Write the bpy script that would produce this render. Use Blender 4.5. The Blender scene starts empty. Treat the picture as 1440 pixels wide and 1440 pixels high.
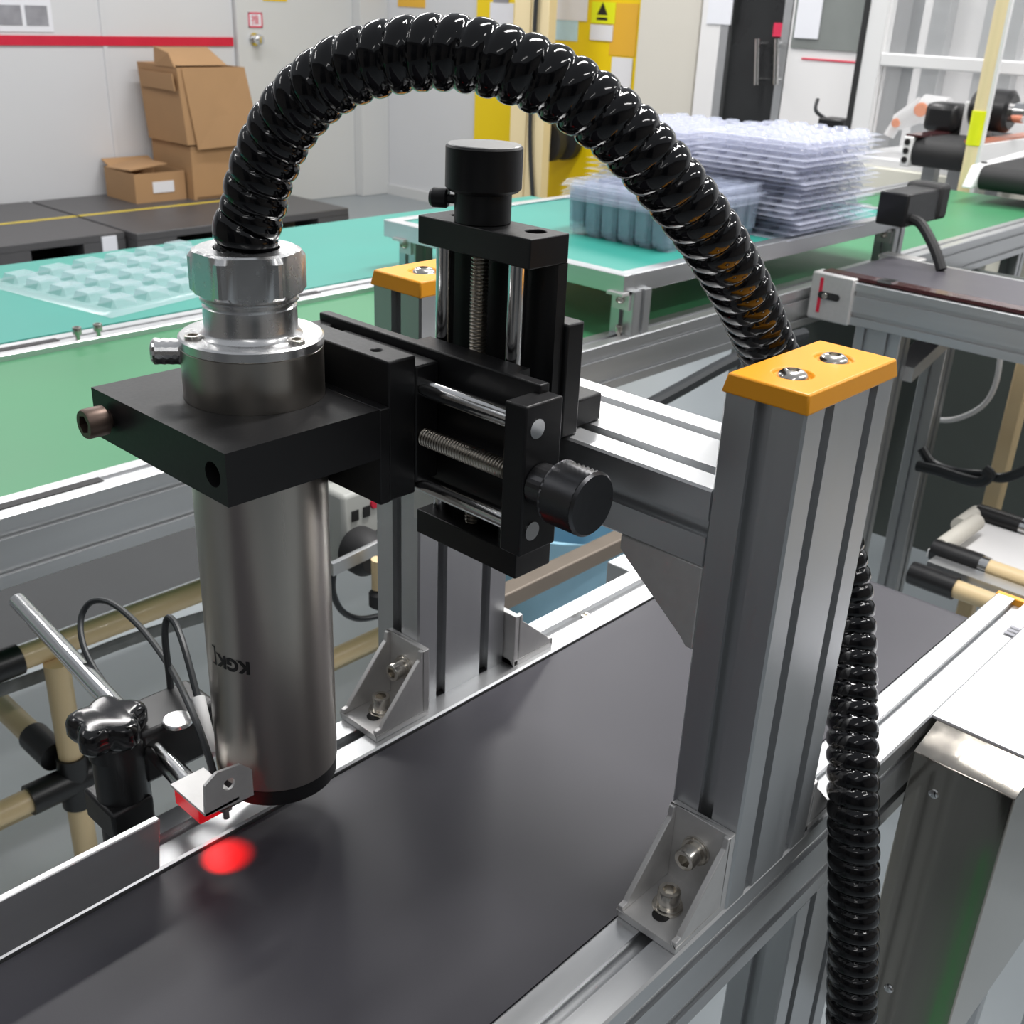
import bpy, bmesh, math, random
from mathutils import Vector, Matrix
random.seed(7)
scn = bpy.context.scene
COL = scn.collection

# ------------------------------------------------------------------ camera
RC = ((0.6857991, -0.7266700, 0.0403761),     # camera right in world
      (-0.2817438, -0.3162309, -0.9058799),   # camera down
      (0.6710440, 0.6098759, -0.4216056))     # camera forward
CP = Vector((-0.3961226, -0.1993166, 0.4183096))
FPX = 1544.15
cd = bpy.data.cameras.new('camera'); cam = bpy.data.objects.new('camera', cd); COL.objects.link(cam)
r, d, f = [Vector(a) for a in RC]
m = Matrix.Identity(4)
for i in range(3):
    m[i][0] = r[i]; m[i][1] = -d[i]; m[i][2] = -f[i]; m[i][3] = CP[i]
cam.matrix_world = m
cd.sensor_width = 36; cd.lens = FPX / 1440 * 36; cd.clip_start = .01; cd.clip_end = 60
cd.dof.use_dof = True; cd.dof.focus_distance = .52; cd.dof.aperture_fstop = 30
scn.camera = cam

# ------------------------------------------------------------------ world, lamps, exposure
w = bpy.data.worlds.new('hall'); scn.world = w; w.use_nodes = True
bg = w.node_tree.nodes['Background']; bg.inputs[0].default_value = (.90, .94, 1, 1); bg.inputs[1].default_value = .30
def tube_lamp(x, y, z, lx, ly, power, col=(1, .98, .96)):
    l = bpy.data.lights.new('ceiling_tube', 'AREA'); l.shape = 'RECTANGLE'; l.size = lx; l.size_y = ly
    l.energy = power; l.color = col
    o = bpy.data.objects.new('ceiling_tube', l); o.location = (x, y, z); COL.objects.link(o)
for (x, y, p) in [(.9, .25, 36), (1.0, 2.4, 19), (3.0, .5, 24), (3.0, 2.4, 24), (3.0, 4.2, 19), (1.0, 4.2, 19), (-1.2, 2.4, 7), (3.0, -1.4, 20), (1.0, -1.4, 12), (-1.6, -1.4, 4)]:
    tube_lamp(x, y, 1.95, 1.2, .16, p)
scn.view_settings.view_transform = 'Standard'; scn.view_settings.look = 'None'
scn.view_settings.gamma = 1; scn.view_settings.use_curve_mapping = False
scn.view_settings.exposure = 0.36

# ------------------------------------------------------------------ photo pixel -> point on a plane
def ray(px, py):
    a = (px - 720) / FPX; b = (py - 720) / FPX
    return r * a + d * b + f
def on(px, py, ax, v):
    q = ray(px, py); return CP + q * ((v - CP[ax]) / q[ax])
def ox(px, py, x): return on(px, py, 0, x)
def oy(px, py, y): return on(px, py, 1, y)
def oz(px, py, z): return on(px, py, 2, z)
def dp(px, py, dist): return CP + ray(px, py) * dist

# ------------------------------------------------------------------ materials
MATS = {}
def mat(name, col, rough=.5, metal=0., noise=None, bump=None, emit=None, alpha=1., aniso=None, coat=0., spec=.5, trans=0., scale_vec=None):
    """noise=(scale, amount): colour mottling; bump=(scale, strength, distance)"""
    mt = bpy.data.materials.new(name); mt.use_nodes = True
    nt = mt.node_tree; b = nt.nodes['Principled BSDF']
    b.inputs['Base Color'].default_value = (*col, 1); b.inputs['Roughness'].default_value = rough
    b.inputs['Metallic'].default_value = metal; b.inputs['Specular IOR Level'].default_value = spec
    if coat: b.inputs['Coat Weight'].default_value = coat
    if trans: b.inputs['Transmission Weight'].default_value = trans
    if alpha < 1: b.inputs['Alpha'].default_value = alpha
    if emit: b.inputs['Emission Color'].default_value = (*emit[0], 1); b.inputs['Emission Strength'].default_value = emit[1]
    tc = nt.nodes.new('ShaderNodeTexCoord'); mp = nt.nodes.new('ShaderNodeMapping')
    nt.links.new(tc.outputs['Object'], mp.inputs[0])
    if scale_vec: mp.inputs['Scale'].default_value = scale_vec
    if noise:
        n = nt.nodes.new('ShaderNodeTexNoise'); n.inputs['Scale'].default_value = noise[0]; n.inputs['Detail'].default_value = 4
        nt.links.new(mp.outputs[0], n.inputs['Vector'])
        mx = nt.nodes.new('ShaderNodeMix'); mx.data_type = 'RGBA'; k = noise[1]
        mx.inputs[6].default_value = (*[c * (1 - k) for c in col], 1); mx.inputs[7].default_value = (*[min(1, c * (1 + k)) for c in col], 1)
        nt.links.new(n.outputs['Fac'], mx.inputs[0]); nt.links.new(mx.outputs[2], b.inputs['Base Color'])
        mr = nt.nodes.new('ShaderNodeMapRange'); mr.inputs[3].default_value = max(0, rough - .06); mr.inputs[4].default_value = min(1, rough + .06)
        nt.links.new(n.outputs['Fac'], mr.inputs[0]); nt.links.new(mr.outputs[0], b.inputs['Roughness'])
    if bump:
        n2 = nt.nodes.new('ShaderNodeTexNoise'); n2.inputs['Scale'].default_value = bump[0]; n2.inputs['Detail'].default_value = 3
        nt.links.new(mp.outputs[0], n2.inputs['Vector'])
        bp = nt.nodes.new('ShaderNodeBump'); bp.inputs['Strength'].default_value = bump[1]; bp.inputs['Distance'].default_value = bump[2]
        nt.links.new(n2.outputs['Fac'], bp.inputs['Height']); nt.links.new(bp.outputs[0], b.inputs['Normal'])
    if aniso is not None: b.inputs['Anisotropic'].default_value = aniso
    MATS[name] = mt
    return mt
alum = mat('brushed aluminium profile', (.60, .61, .62), .40, .92, noise=(60, .05), bump=(40, .10, .0005), scale_vec=(.15, .15, 1))
alumX = mat('aluminium profile drawn lengthwise', (.64, .65, .66), .36, .90, noise=(90, .06), bump=(160, .05, .0002), scale_vec=(.04, 1, 1))
alumV = mat('aluminium profile drawn upright', (.58, .59, .60), .40, .90, noise=(90, .05), bump=(160, .05, .0002), scale_vec=(1, 1, .04))
alumY = mat('aluminium profile drawn crosswise', (.70, .71, .72), .34, .90, noise=(90, .06), bump=(160, .05, .0002), scale_vec=(1, .04, 1))
castal = mat('matt cast aluminium', (.70, .69, .68), .46, .65, noise=(150, .08), bump=(400, .12, .0004))
turned = mat('turned aluminium', (.78, .78, .78), .26, .95, noise=(200, .03))
steel = mat('brushed stainless steel', (.52, .485, .44), .30, 1., noise=(60, .07), bump=(300, .06, .0002), scale_vec=(1, 1, .03))
sheet = mat('stainless sheet', (.44, .41, .365), .11, 1., noise=(90, .10), bump=(200, .08, .0002), scale_vec=(1, 1, .06))
topsheet = mat('steel lid with painted white glare', (.82, .82, .86), .32, .25, noise=(8, .03))  # bare steel lid; overexposed lamp reflection put into the white colour
chrome = mat('polished steel', (.74, .74, .74), .14, 1., noise=(100, .02))
screwm = mat('nickel screw', (.66, .63, .58), .22, 1., noise=(100, .04))
bronze = mat('aged dark steel bolt', (.16, .115, .095), .42, .8, noise=(120, .15))
threadm = mat('threaded rod steel', (.50, .46, .40), .28, 1., noise=(100, .05))
blk = mat('black anodised aluminium', (.011, .011, .012), .40, .0, noise=(500, .10), bump=(900, .05, .0002), spec=.36)
blkp = mat('black plastic', (.012, .012, .013), .35, 0, noise=(80, .1))
blkg = mat('glossy black plastic', (.006, .006, .007), .13, 0, noise=(80, .1), spec=.6)
hosem = mat('glossy black hose', (.003, .003, .004), .08, 0, noise=(40, .1), spec=.42)
rub = mat('black rubber', (.02, .02, .021), .6, 0, noise=(80, .1))
cablem = mat('dark grey cable', (.022, .025, .028), .42, 0, noise=(80, .1))
orange = mat('orange plastic', (1.0, .40, .014), .36, 0, noise=(30, .03), spec=.5)
beltm = mat('dark conveyor belt', (.048, .046, .057), .42, 0, noise=(14, .12), bump=(1500, .10, .0002), spec=.5)
belt2 = mat('dark violet belt', (.085, .08, .095), .38, 0, noise=(10, .12))
brown = mat('dark red belt edging', (.06, .016, .018), .25, 0, noise=(40, .15), coat=.4)
green = mat('green conveyor belt', (.050, .24, .105), .42, 0, noise=(5, .13), bump=(300, .05, .0004))
teal = mat('teal rubber mat', (.035, .30, .245), .45, 0, noise=(4, .08), bump=(300, .04, .0004))
wallm = mat('white painted panel wall', (.66, .67, .69), .55, 0, noise=(1.2, .03))
doorm = mat('cream white painted door', (.63, .64, .64), .5, 0, noise=(1.5, .03))
creamw = mat('cream painted panel', (.68, .65, .58), .6, 0, noise=(2, .03))
floorm = mat('grey epoxy floor', (.27, .30, .32), .32, 0, noise=(1.5, .10))
redt = mat('red tape', (.62, .012, .045), .45, 0, noise=(9, .12))
pinkt = mat('red vinyl strip', (.72, .05, .10), .45, 0, noise=(9, .05))
card = mat('corrugated cardboard', (.43, .255, .125), .75, 0, noise=(7, .07), bump=(200, .06, .001))
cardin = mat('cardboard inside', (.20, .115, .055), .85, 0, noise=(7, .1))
paper = mat('white paper', (.80, .81, .86), .6, 0, noise=(20, .02))
greyprint = mat('grey printed picture', (.30, .30, .33), .6, 0, noise=(14, .45))
pallet = mat('black plastic pallet', (.075, .073, .076), .42, 0, noise=(5, .25))
yline = mat('yellow paint line', (.60, .46, .06), .6, 0, noise=(10, .1))
yellow = mat('yellow painted board', (.88, .64, .004), .42, 0, noise=(3, .03))
ochre = mat('amber plastic folder', (.80, .45, .04), .4, 0, noise=(3, .03))
lblue = mat('pale blue paper', (.52, .74, .84), .6, 0, noise=(30, .08))
cream = mat('cream coated pipe', (.78, .60, .34), .38, 0, noise=(20, .04), coat=.2)
creamtrunk = mat('cream painted trunking', (.84, .70, .42), .45, 0, noise=(6, .03))
neon = mat('bright yellow tape', (.80, .85, .01), .45, 0, noise=(30, .05))
board = mat('pale grey plastic board', (.52, .57, .60), .5, 0, noise=(5, .06))
darkin = mat('dark cabinet inside', (.02, .021, .022), .28, 0, noise=(6, .4))
whitep = mat('white painted metal', (.82, .82, .82), .38, 0, noise=(10, .02))
creamp = mat('ivory painted steel', (.72, .71, .62), .45, 0, noise=(5, .03))
socketw = mat('off white socket plastic', (.50, .51, .48), .45, 0, noise=(10, .05))
bluep = mat('light blue plastic', (.38, .66, .85), .4, 0, noise=(9, .22))
redp = mat('red acrylic sensor', (.55, .004, .012), .25, 0, noise=(30, .05), emit=((1, .01, .02), .25))
robot = mat('white robot casing', (.86, .85, .85), .35, 0, noise=(10, .02))
rorange = mat('orange robot cover', (.95, .24, .03), .4, 0, noise=(10, .03))
inkm = mat('black ink', (.012, .011, .011), .45, 0, noise=(60, .1))
redink = mat('red ink', (.70, .03, .09), .5, 0, noise=(60, .1))
copper = mat('copper coloured strip', (.62, .22, .13), .3, .3, noise=(20, .06))
whitecab = mat('white cabinet face', (.80, .79, .79), .45, 0, noise=(3, .02))
deeptray = mat('clear bluish blister plastic', (.62, .68, .84), .14, 0, noise=(8, .05), alpha=.24, spec=.6)
traym = mat('clear blister plastic', (.70, .73, .87), .14, 0, noise=(8, .04), alpha=.42, spec=.6)
tray1 = mat('clear thin blister sheet', (.72, .84, .90), .16, 0, noise=(8, .04), alpha=.36, spec=.6)
glass = mat('clear acrylic pane', (.88, .90, .92), .06, 0, noise=(2, .02), alpha=.12, spec=.5)
glassd = mat('dark window pane', (.24, .26, .25), .12, 0, noise=(5, .25), alpha=.85)

# ------------------------------------------------------------------ mesh builder
class MB:
    def __init__(s): s.v = []; s.f = []
    def add(s, vs, fs):
        o = len(s.v); s.v += [Vector(a) for a in vs]; s.f += [tuple(i + o for i in q) for q in fs]; return s
    def box(s, x0, x1, y0, y1, z0, z1):
        x0, x1 = sorted((x0, x1)); y0, y1 = sorted((y0, y1)); z0, z1 = sorted((z0, z1))
        return s.add([(x0, y0, z0), (x1, y0, z0), (x1, y1, z0), (x0, y1, z0), (x0, y0, z1), (x1, y0, z1), (x1, y1, z1), (x0, y1, z1)],
                     [(0, 3, 2, 1), (4, 5, 6, 7), (0, 1, 5, 4), (1, 2, 6, 5), (2, 3, 7, 6), (3, 0, 4, 7)])
    def hexa(s, b, t):   # bottom 4 points, top 4 points (counter-clockwise from above)
        return s.add(list(b) + list(t), [(0, 3, 2, 1), (4, 5, 6, 7), (0, 1, 5, 4), (1, 2, 6, 5), (2, 3, 7, 6), (3, 0, 4, 7)])
    def lathe(s, o, ax, prof, n=32, hexr=()):
        o = Vector(o); ax = Vector(ax).normalized()
        u = ax.orthogonal().normalized() if abs(ax.z) < .99 else Vector((1, 0, 0)); vv = ax.cross(u)
        base = len(s.v)
        for k, (rr, h) in enumerate(prof):
            for i in range(n):
                a = 2 * math.pi * i / n; q = rr
                if k in hexr:
                    b = (math.degrees(a) % 60) - 30; q = rr / math.cos(math.radians(b))
                s.v.append(o + ax * h + (u * math.cos(a) + vv * math.sin(a)) * q)
        for k in range(len(prof) - 1):
            for i in range(n):
                j = (i + 1) % n; a = base + k * n; c = base + (k + 1) * n
                s.f.append((a + i, a + j, c + j, c + i))
        if prof[0][0] > 1e-6: s.f.append(tuple(base + i for i in reversed(range(n))))
        if prof[-1][0] > 1e-6: s.f.append(tuple(base + (len(prof) - 1) * n + i for i in range(n)))
        return s
    def cyl(s, p0, p1, rad, n=24, r1=None):
        p0 = Vector(p0); p1 = Vector(p1); L = (p1 - p0).length
        return s.lathe(p0, p1 - p0, [(rad, 0), (rad if r1 is None else r1, L)], n)
    def pipe(s, p0, p1, ro, ri, n=24):
        p0 = Vector(p0); p1 = Vector(p1); L = (p1 - p0).length
        return s.lathe(p0, p1 - p0, [(ri, 0), (ro, 0), (ro, L), (ri, L), (ri, 0)], n)
    def prism(s, poly, ax, a0, a1):
        """poly: 2D points in the two other axes (cyclic order x,y,z); extruded along ax"""
        i1, i2 = (ax + 1) % 3, (ax + 2) % 3; n = len(poly); vs = []
        for a in (a0, a1):
            for p in poly:
                q = [0, 0, 0]; q[ax] = a; q[i1] = p[0]; q[i2] = p[1]; vs.append(q)
        fs = [tuple(reversed(range(n))), tuple(range(n, 2 * n))]
        for i in range(n):
            j = (i + 1) % n; fs.append((i, j, n + j, n + i))
        return s.add(vs, fs)
    def tube(s, pts, rad, n=10):
        pts = smooth(pts) if len(pts) > 2 else [Vector(p) for p in pts]
        base = len(s.v); t = None; u = None
        for k, p in enumerate(pts):
            tt = (pts[min(k + 1, len(pts) - 1)] - pts[max(k - 1, 0)]).normalized()
            u = tt.orthogonal().normalized() if u is None else (u - tt * u.dot(tt)).normalized()
            vv = tt.cross(u)
            for i in range(n):
                a = 2 * math.pi * i / n; s.v.append(p + (u * math.cos(a) + vv * math.sin(a)) * rad)
        for k in range(len(pts) - 1):
            for i in range(n):
                j = (i + 1) % n; a = base + k * n; s.f.append((a + i, a + j, a + n + j, a + n + i))
        s.f.append(tuple(base + i for i in reversed(range(n)))); s.f.append(tuple(base + (len(pts) - 1) * n + i for i in range(n)))
        return s
    def screw(s, p, ax, rad, h, socket=True):
        """socket head cap screw, head standing on p along ax"""
        if socket:
            s.lathe(p, ax, [(rad, 0), (rad, h * .9), (rad * .92, h), (rad * .55, h), (rad * .55, h * .45), (0.00001, h * .45)], 24, hexr=(3, 4))
        else:
            s.lathe(p, ax, [(rad, 0), (rad * .95, h * .35), (rad * .6, h * .85), (rad * .42, h), (rad * .42, h * .6), (0.00001, h * .6)], 24, hexr=(3, 4))
        return s
def smooth(pts, k=8):
    pts = [Vector(p) for p in pts]; P = [pts[0]] + pts + [pts[-1]]; out = []
    for i in range(1, len(P) - 2):
        for j in range(k):
            t = j / k; a, b, c, e = P[i - 1], P[i], P[i + 1], P[i + 2]
            out.append(.5 * ((2 * b) + (c - a) * t + (2 * a - 5 * b + 4 * c - e) * t * t + (3 * b - a - 3 * c + e) * t ** 3))
    out.append(pts[-1]); return out
def tag(o, label, cat, group=None):
    o['label'] = label; o['category'] = cat
    if group: o['group'] = group
    return o
ROOT = {}
def thing(name, label, cat, loc, group=None):
    o = bpy.data.objects.new(name, None); o.empty_display_size = .02; COL.objects.link(o); o.location = loc
    ROOT[o] = Vector(loc); return tag(o, label, cat, group)
def build(name, mb, mt, off, bev=0, ang=35):
    me = bpy.data.meshes.new(name); me.from_pydata([tuple(v - off) for v in mb.v], [], mb.f); me.validate()
    bm = bmesh.new(); bm.from_mesh(me); bmesh.ops.remove_doubles(bm, verts=bm.verts, dist=1e-7); bmesh.ops.recalc_face_normals(bm, faces=bm.faces); bm.to_mesh(me); bm.free()
    me.materials.append(mt)
    for p in me.polygons: p.use_smooth = True
    me.set_sharp_from_angle(angle=math.radians(ang))
    o = bpy.data.objects.new(name, me); COL.objects.link(o)
    if bev:
        b = o.modifiers.new('bevel', 'BEVEL'); b.width = bev; b.segments = 2; b.limit_method = 'ANGLE'; b.angle_limit = math.radians(40)
    return o
def part(name, mb, mt, parent, bev=0, label=None, ang=35, kind=None):
    off = ROOT[parent]; o = build(name, mb, mt, off, bev, ang); o.parent = parent; ROOT[o] = off
    if label: o['label'] = label
    if kind: o['kind'] = kind
    return o
def one(name, mb, mt, label, cat, group=None, bev=0, ang=35):
    lo = [min(v[i] for v in mb.v) for i in range(3)]; hi = [max(v[i] for v in mb.v) for i in range(3)]
    off = Vector(((lo[0] + hi[0]) / 2, (lo[1] + hi[1]) / 2, lo[2]))
    o = build(name, mb, mt, off, bev, ang); o.location = off; ROOT[o] = off; return tag(o, label, cat, group)
def struct(name, mb, mt, bev=0):
    o = build(name, mb, mt, Vector((0, 0, 0)), bev); o['kind'] = 'structure'; ROOT[o] = Vector((0, 0, 0)); return o
def slot_section(w, h, nw, nh, sw=.0082, sd=.0055, c=.0012):
    """section of a slotted aluminium profile, 0..w by 0..h, nw slots on the w faces, nh on the h faces"""
    def side(L, n):
        pts = [(c, 0)]
        for k in range(n):
            m_ = L * (k + .5) / n if n == 1 else (L / n) * (k + .5)
            pts += [(m_ - sw / 2, 0), (m_ - sw / 2, .0018), (m_ - sw * .72, .0024), (m_ - sw * .72, sd), (m_ + sw * .72, sd), (m_ + sw * .72, .0024), (m_ + sw / 2, .0018), (m_ + sw / 2, 0)]
        pts.append((L - c, 0)); return pts
    out = [(a, b) for a, b in side(w, nw)]
    out += [(w - b, a) for a, b in side(h, nh)]
    out += [(w - a, h - b) for a, b in side(w, nw)]
    out += [(b, h - a) for a, b in side(h, nh)]
    return out
def profile(ax, o1, o2, w, h, nw, nh, a0, a1, mb=None):
    """slotted profile along axis ax; o1,o2 = lowest corner on the next two axes"""
    mb = mb or MB(); mb.prism([(o1 + p[0], o2 + p[1]) for p in slot_section(w, h, nw, nh)], ax, a0, a1); return mb
def cap_block(x0, x1, y0, y1, z0, z1, e=.0025):
    return MB().hexa([(x0, y0, z0), (x1, y0, z0), (x1, y1, z0), (x0, y1, z0)], [(x0 + e, y0 + e, z1), (x1 - e, y0 + e, z1), (x1 - e, y1 - e, z1), (x0 + e, y1 - e, z1)])
def text_mesh(txt, size, fn, mt, parent=None, name='lettering', bold=.0):
    cu = bpy.data.curves.new('t', 'FONT'); cu.body = txt; cu.size = size; cu.align_x = 'LEFT'; cu.resolution_u = 4; cu.offset = size * bold
    to = bpy.data.objects.new('t', cu); COL.objects.link(to)
    bpy.context.view_layer.update()
    me = bpy.data.meshes.new_from_object(to.evaluated_get(bpy.context.evaluated_depsgraph_get()))
    bpy.data.objects.remove(to); bpy.data.curves.remove(cu)
    bm = bmesh.new(); bm.from_mesh(me); bmesh.ops.triangulate(bm, faces=bm.faces)
    mb = MB(); idx = {}
    for v_ in bm.verts: idx[v_] = len(mb.v); mb.v.append(Vector(fn(v_.co.x, v_.co.y)))
    mb.f = [tuple(idx[v_] for v_ in f_.verts) for f_ in bm.faces]; bm.free(); bpy.data.meshes.remove(me)
    return part(name, mb, mt, parent)

FZ = -.75
# ================================================================== THE HALL
struct('floor', MB().box(-3, 6, -3, 5.6, FZ - .05, FZ), floorm)
wl = struct('wall_left', MB().box(-3, 3.395, 5.5, 5.56, FZ, 2.0), wallm)
for x in (1.55, 2.62):      # panel joints standing a little proud
    part('joint_strip', MB().box(x - .012, x + .012, 5.494, 5.501, FZ, 2.0), wallm, wl)
wr = struct('wall_right', MB().box(4.44, 4.5, -3, 5.56, FZ, 2.0), wallm)
greywall = mat('grey painted far wall', (.215, .205, .195), .6, 0, noise=(1.2, .05))  # unseen walls behind the viewer, added to give the metal something to reflect
struct('wall_back', MB().box(-3.06, -3, -3, 5.56, FZ, 2.0), greywall)
struct('wall_front', MB().box(-3, 4.44, -3.06, -3, FZ, 2.0), greywall)
darkpanel = mat('dark panel for reflections', (.03, .035, .04), .3, 0, noise=(2, .2))  # unseen dark panels, added to put bands into the steel reflections
struct('reflection_panel_1', MB().box(-2.2, -.9, -3.0, -2.985, -.6, 1.6), darkpanel)
struct('reflection_panel_2', MB().box(-3.0, -2.985, -.9, .5, -.6, 1.6), darkpanel)
dr = struct('door_1', MB().box(3.40, 4.22, 5.47, 5.53, FZ, 1.4), doorm, .004)
pos = oy(357, 55, 5.47)
lk = part('door_lock', MB().lathe((pos.x, 5.47, pos.z), (0, -1, 0), [(.034, 0), (.034, .006), (.02, .008), (.02, .04), (.027, .042), (.027, .06), (.018, .066)], 24), chrome, dr)
struct('trim_1', MB().box(4.22, 4.44, 5.40, 5.5, FZ, 2.0), doorm, .004)
struct('baseboard_left', MB().box(-3, 3.39, 5.485, 5.5, FZ, FZ + .08), doorm)
struct('baseboard_right', MB().box(4.425, 4.44, 3.3, 5.40, FZ, FZ + .06), doorm)
a = oy(0, 50, 5.5); b = oy(0, 62, 5.5)
one('wall_tape', MB().box(-2, 3.385, 5.491, 5.5, .127, .172), redt, 'long red tape strip stuck along the white wall', 'tape')
# poster with two pictures at the left
pt = thing('notice_sheet', 'white notice sheet with two grey pictures above the red wall tape', 'poster', (2.2, 5.498, .188))
part('sheet', MB().box(1.85, 2.358, 5.496, 5.5, .188, .55), paper, pt)
for x0, x1 in ((2.0, 2.205), (2.225, 2.335)):
    part('picture', MB().box(x0, x1, 5.4945, 5.4965, .215, .305), greyprint, pt)
sg = thing('door_sign', 'small red framed push sign on the white door', 'sign', (3.54, 5.469, .22))
s0 = oy(348, 17, 5.47); s1 = oy(369, 39, 5.47)
part('plate', MB().box(s0.x, s1.x, 5.466, 5.4705, s1.z, s0.z), paper, sg)
fr = MB(); tt = .008
fr.box(s0.x, s1.x, 5.4645, 5.4665, s0.z - tt, s0.z); fr.box(s0.x, s1.x, 5.4645, 5.4665, s1.z, s1.z + tt)
fr.box(s0.x, s0.x + tt, 5.4645, 5.4665, s1.z, s0.z); fr.box(s1.x - tt, s1.x, 5.4645, 5.4665, s1.z, s0.z)
part('frame', fr, redink, sg)
text_mesh('推', .055, lambda x, y: (s0.x + .018 + x, 5.4642, s1.z + .02 + y), redink, sg)
p0 = oy(368, -30, 5.47); p1 = oy(403, 2, 5.47)
one('yellow_notice', MB().box(p0.x, p1.x, 5.466, 5.4705, p1.z, p0.z), yellow, 'yellow notice at the top of the white door', 'notice')
p0 = oy(440, -40, 5.40); p1 = oy(454, 60, 5.40)
p0 = ox(560, -40, 4.44); p1 = ox(598, 11, 4.44)
one('wall_photo', MB().box(4.435, 4.44, p0.y, p1.y, p1.z, p0.z), ochre, 'small orange and grey picture on the side wall', 'picture')

# pallets with cardboard boxes
def make_pallet(x0, x1, y0, y1, label):
    t = thing('plastic_pallet', label, 'pallet', ((x0 + x1) / 2, (y0 + y1) / 2, FZ), 'black pallets along the wall')
    part('deck', MB().box(x0, x1, y0, y1, -.635, -.60), pallet, t, .004)
    n = 3
    for i in range(n):
        for j in range(n):
            cx = x0 + .10 + (x1 - x0 - .20) * i / 2; cy = y0 + .10 + (y1 - y0 - .20) * j / 2
            part('block', MB().box(cx - .1, cx + .1, cy - .1, cy + .1, FZ + .02, -.634), pallet, t)
    for j in range(n):
        cy = y0 + .10 + (y1 - y0 - .20) * j / 2
        part('runner', MB().box(x0, x1, cy - .1, cy + .1, FZ, FZ + .025), pallet, t)
    part('painted_line', MB().box(x0, x1, 4.955, 4.99, -.602, -.599), yline, t, label='yellow line across the deck')
    return t
make_pallet(1.02, 2.10, 4.52, 5.47, 'black plastic pallet with yellow line, with no box standing on it')
make_pallet(2.115, 3.33, 4.44, 5.47, 'black plastic pallet with yellow line, carrying the cardboard boxes')
one('pallet_tag', MB().box(1.985, 2.055, 4.512, 4.5205, -.70, -.612), paper, 'small white tag on the side of the black pallet', 'label')

t = thing('cardboard_box', 'small open cardboard box with white label beside the tall carton', 'box', (2.66, 5.25, -.6), 'cardboard boxes on the pallet')
x0, x1, y0, y1, z0, z1 = 2.50, 2.79, 5.12, 5.42, -.6, -.455
th = .006
part('wall_panel', MB().box(x0, x1, y0, y0 + th, z0, z1), card, t)
part('wall_panel', MB().box(x0, x1, y1 - th, y1, z0, z1), card, t)
part('wall_panel', MB().box(x0, x0 + th, y0 + th, y1 - th, z0, z1), card, t)
part('wall_panel', MB().box(x1 - th, x1, y0 + th, y1 - th, z0, z1), card, t)
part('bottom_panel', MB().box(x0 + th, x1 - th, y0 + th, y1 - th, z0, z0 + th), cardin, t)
part('flap', MB().hexa([(x0, y0 + .03, z1 + .012), (x0 + .22, y0 + .05, z1 + .03), (x0 + .22, y1, z1 + .028), (x0, y1, z1 - .002)], [(x0, y0 + .03, z1 + .018), (x0 + .22, y0 + .05, z1 + .036), (x0 + .22, y1, z1 + .034), (x0, y1, z1 + .004)]), card, t)
part('flap', MB().hexa([(x0 + .02, y1 - .02, z1), (x1, y1 - .02, z1), (x1, y1 + .06, z1 + .03), (x0 + .02, y1 + .06, z1 + .03)], [(x0 + .02, y1 - .02, z1 + .006), (x1, y1 - .02, z1 + .006), (x1, y1 + .06, z1 + .036), (x0 + .02, y1 + .06, z1 + .036)]), card, t)
part('shipping_label', MB().box(2.60, 2.72, 5.117, 5.121, -.555, -.50), paper, t, label='white paper label')

def carton(label, x0, x1, y0, y1, z0, z1, dx=0, flapup=0):
    t = thing('cardboard_box', label, 'box', ((x0 + x1) / 2, (y0 + y1) / 2, z0), 'cardboard boxes on the pallet')
    th = .006
    def q(ax0, ax1, ay0, ay1): return MB().hexa([(ax0, ay0, z0), (ax1, ay0, z0), (ax1, ay1, z0), (ax0, ay1, z0)], [(ax0 + dx, ay0, z1), (ax1 + dx, ay0, z1), (ax1 + dx, ay1, z1), (ax0 + dx, ay1, z1)])
    part('wall_panel', q(x0, x1, y0, y0 + th), card, t); part('wall_panel', q(x0, x1, y1 - th, y1), card, t)
    part('wall_panel', q(x0, x0 + th, y0 + th, y1 - th), card, t); part('wall_panel', q(x1 - th, x1, y0 + th, y1 - th), card, t)
    part('bottom_panel', MB().box(x0 + th, x1 - th, y0 + th, y1 - th, z0, z0 + th), card, t)
    part('flap', MB().box(x0 + dx, x1 + dx, (y0 + y1) / 2, y1, z1, z1 + th), card, t)
    return t
lo = carton('tall cardboard carton, lower one, standing on the black pallet', 2.80, 3.14, 5.06, 5.44, -.6, -.33)
part('tape_seam', MB().box(2.82, 3.12, 5.057, 5.061, -.595, -.585), cardin, lo)
hi = carton('tall cardboard carton set on top of another, its front flap hanging down', 2.78, 3.17, 5.05, 5.43, -.322, .05, dx=-.03)
part('front_flap', MB().hexa([(2.83, 5.035, -.345), (3.21, 5.02, -.33), (3.21, 5.026, -.33), (2.83, 5.041, -.345)], [(2.775, 5.044, .045), (3.145, 5.044, .05), (3.145, 5.05, .05), (2.775, 5.05, .045)]), card, hi)
part('side_flap', MB().hexa([(2.735, 5.06, -.06), (2.741, 5.06, -.06), (2.751, 5.40, -.06), (2.745, 5.40, -.06)], [(2.725, 5.06, .02), (2.731, 5.06, .02), (2.741, 5.40, .02), (2.735, 5.40, .02)]), card, hi)
part('top_flap', MB().hexa([(2.75, 5.12, .054), (3.09, 5.12, .054), (3.09, 5.126, .054), (2.75, 5.126, .054)], [(2.755, 5.25, .135), (3.06, 5.25, .135), (3.06, 5.256, .135), (2.755, 5.256, .135)]), card, hi)
part('top_flap', MB().hexa([(2.745, 5.06, .05), (2.753, 5.06, .05), (2.753, 5.25, .05), (2.745, 5.25, .05)], [(2.74, 5.10, .115), (2.746, 5.10, .115), (2.757, 5.25, .14), (2.75, 5.25, .14)]), card, hi)

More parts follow.
